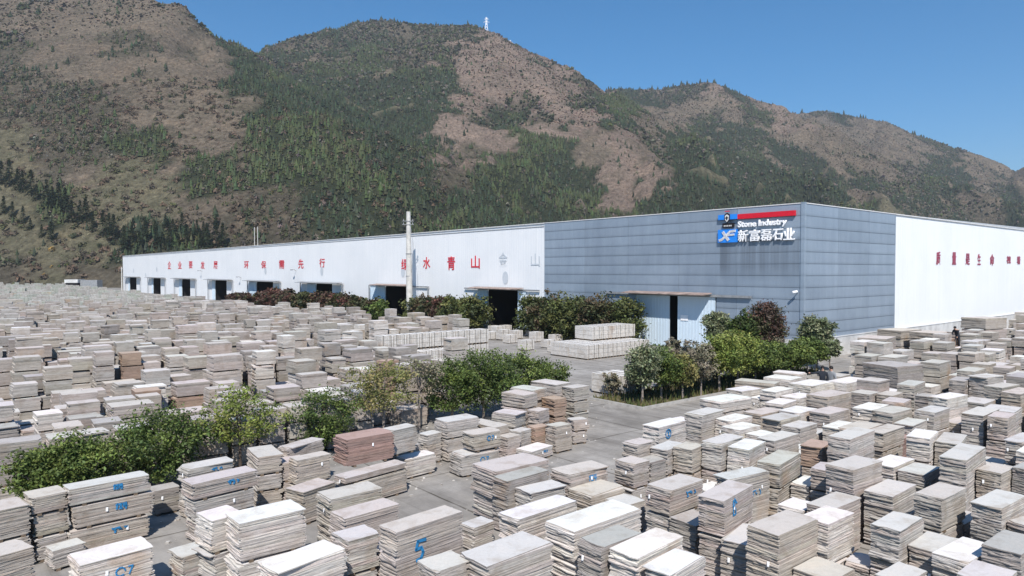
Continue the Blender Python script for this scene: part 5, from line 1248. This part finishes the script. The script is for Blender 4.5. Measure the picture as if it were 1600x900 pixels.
pylon(760, 27, 50, 985, 'white lattice pylon on the crest right of the highest peak'); pylon(797, 63, 88, 955, 'smaller white lattice pylon lower down the crest')
for j, (px, tp, bt, Yd) in enumerate([(397.5, 355, 386, 300), (402.5, 354, 386, 302), (190, 417, 444, 246)]):
    X, _, z1 = at_dist(px, tp, Yd); t = empty('thin_pole', (X, Yd, 0)); tag(t, ['thin grey post behind the hall roof, left of a pair', 'thin grey post behind the hall roof, right of a pair', 'thin grey post at the far end of the hall'][j], 'post')
    m_ = MB(); m_.tube([(0, 0, -1), (0, 0, z1)], [.22, .14], 8); m_.obj('shaft', M_pole, t); m_ = MB(); m_.box(-.5, .5, -.05, .05, z1 - .8, z1 - .65); m_.obj('crossarm', M_steel, t)
sx0, sy0 = at_dist(117, 440, 232)[:2]; t = empty('shed', (sx0, sy0, 0), R(4)); tag(t, 'small white roofed shed with a grey lean-to beyond the far stacks', 'shed')
m_ = MB(); m_.box(-1.9, 1.9, -2, 2, 0, 3.0); m_.obj('wall', M_dark, t); m_ = MB(); m_.box(-2.1, 2.1, -2.3, 2.3, 3.0, 4.1); m_.obj('roof', M_plinth, t); m_ = MB(); m_.box(2.2, 7.6, -1, 2.5, 0, 3.9); m_.obj('lean_to', M_steel, t)

# ================================================================= SINGLE CONIFERS AND BUSHES ON THE LEFT SLOPE
def conifer(px, py, hpx, label, group):
    hit = terrain_hit(px, py)
    if hit is None: return
    x, y, z = hit; h = hpx * y / F_PX; r = np.random.default_rng(int(px * 13 + py)); t = empty('conifer', (x, y, z - .3)); tag(t, label, 'conifer', group)
    m_ = MB(); m_.tube([(0, 0, 0), (0, 0, h * .9)], [h * .022, h * .006], 6); m_.obj('trunk', M_bark_d, t)
    n = 420; zf = r.uniform(0.08, 1, n) ** 1.0; a_ = r.uniform(0, 6.28, n); rad = (1 - zf) * h * .25 * r.uniform(.35, 1.1, n) + h * .015
    P_ = np.stack([rad * np.cos(a_), rad * np.sin(a_), zf * h - rad * .25], -1); dr = np.stack([np.cos(a_), np.sin(a_), np.full(n, -.35)], -1); tt = np.stack([-np.sin(a_), np.cos(a_), np.zeros(n)], -1)
    sz = h * .055 * r.uniform(.6, 1.4, n)[:, None]
    V = np.stack([P_ + dr * sz, P_ + tt * sz * .55, P_ - dr * sz * .6 + [0, 0, 0], P_ - tt * sz * .55], 1).reshape(-1, 3)
    col = np.array([0.036, 0.052, 0.026]) * r.uniform(.6, 1.5, (n, 1)); link('crown', mesh_np('crown', V, np.arange(n * 4).reshape(-1, 4), M_leaf, col.repeat(4, 0)), t)
r = random.Random(21); cl_ = []
for i in range(17): cl_.append((4 + i * 11 + r.uniform(-3, 3), 287 + i * 5.6 + r.uniform(-4, 4), r.uniform(26, 46)))
for i in range(14): cl_.append((196 + i * 11.5 + r.uniform(-3, 3), 386 + r.uniform(-6, 8), r.uniform(26, 44)))
for i in range(9): cl_.append((208 + i * 16 + r.uniform(-4, 4), 366 + r.uniform(-8, 8), r.uniform(22, 34)))
for i in range(6): cl_.append((4 + i * 15 + r.uniform(-3, 3), 335 + i * 8 + r.uniform(-5, 5), r.uniform(22, 34)))
cl_.sort()
for j, (px, py, h) in enumerate(cl_): conifer(px, py, h, f"dark conifer on the lower left slope, {ORD[j]} from the left edge", 'dark conifers on the lower left slope')
# bushes on the foothill
def foothill():
    n = 5200; xs = RNG.uniform(-420, -40, n); ys = RNG.uniform(284, 470, n); z = terr_z(xs, ys); ok = (z > .3) & (RNG.uniform(0, 1, n) < .5 + fbm(xs / 18, ys / 18, 5, 3)); xs, ys, z = xs[ok], ys[ok], z[ok]; n = len(xs)
    hs = RNG.uniform(1.4, 3.6, n); V = []; Cn = []
    k = 26
    a = RNG.normal(size=(n, k, 3)); a /= np.linalg.norm(a, axis=2)[..., None]; a[..., 2] = np.abs(a[..., 2])
    P_ = np.stack([xs, ys, z], -1)[:, None] + a * (hs[:, None, None] * np.array([.7, .7, .8])) * RNG.uniform(.5, 1, (n, k, 1))
    t = RNG.normal(size=(n, k, 3)); t /= np.linalg.norm(t, axis=2)[..., None]; b_ = np.cross(a, t); sz = hs[:, None, None] * .26 * RNG.uniform(.5, 1.3, (n, k, 1))
    V = np.stack([P_ + t * sz, P_ + b_ * sz * .7, P_ - t * sz, P_ - b_ * sz * .7], 2).reshape(-1, 3)
    pal = np.array([(0.13, 0.095, 0.065), (0.105, 0.085, 0.062), (0.075, 0.078, 0.036), (0.15, 0.10, 0.068), (0.10, 0.105, 0.045), (0.045, 0.055, 0.028)])
    c = pal[RNG.choice(6, n, p=[.27, .22, .15, .16, .12, .08])] * RNG.uniform(.75, 1.25, (n, 1))
    f = ys; px = 800 + F_PX * xs / f; py = 423 + (H_CAM - z) * F_PX / f; yl = (np.abs(px - 74) < 9) & (py > 392) & (py < 432); c[yl] = (0.30, 0.19, 0.055)
    col = c[:, None].repeat(k, 1) * RNG.uniform(.7, 1.3, (n, k, 1)); tag(link('hillside_bushes', mesh_np('hillside_bushes', V, np.arange(n * k * 4).reshape(-1, 4), M_leaf, col.reshape(-1, 3).repeat(4, 0))), 'brown and olive bushes covering the foot of the left slope', 'bushes', kind='stuff')
foothill()

# stone chips and offcuts lying about the yard
def chips():
    r = random.Random(404); mb = MB(); n = 0
    while n < 1500:
        y = r.uniform(14, 60); x = r.uniform(-.55, .75) * y
        if hall_dist(x, y) < 4: continue
        near = not free(dict(x=x, y=y, L=.9, W=.9, yaw=0.0), .0)
        inside = not free(dict(x=x, y=y, L=.1, W=.1, yaw=0.0), .02)
        if inside or (not near and r.random() < .9): continue
        s_ = r.uniform(.02, .09); a = r.uniform(0, 6.28); h = s_ * r.uniform(.2, .6); k = 5; c_ = r.uniform(.3, .6)
        lo = [(x + s_ * r.uniform(.6, 1.2) * math.cos(a + j * 6.283 / k), y + s_ * r.uniform(.6, 1.2) * math.sin(a + j * 6.283 / k), .001) for j in range(k)]
        hi = [(x + (p[0] - x) * .75, y + (p[1] - y) * .75, h + .002) for p in lo]
        mb.poly(lo + hi, [tuple(range(k, 2 * k))] + [(j, (j + 1) % k, k + (j + 1) % k, k + j) for j in range(k)], (c_, c_ * .97, c_ * .92)); n += 1
    tag(mb.obj('stone_chips', M_slab), 'broken stone chips lying around the slab stacks', 'rubble', kind='stuff')
chips()
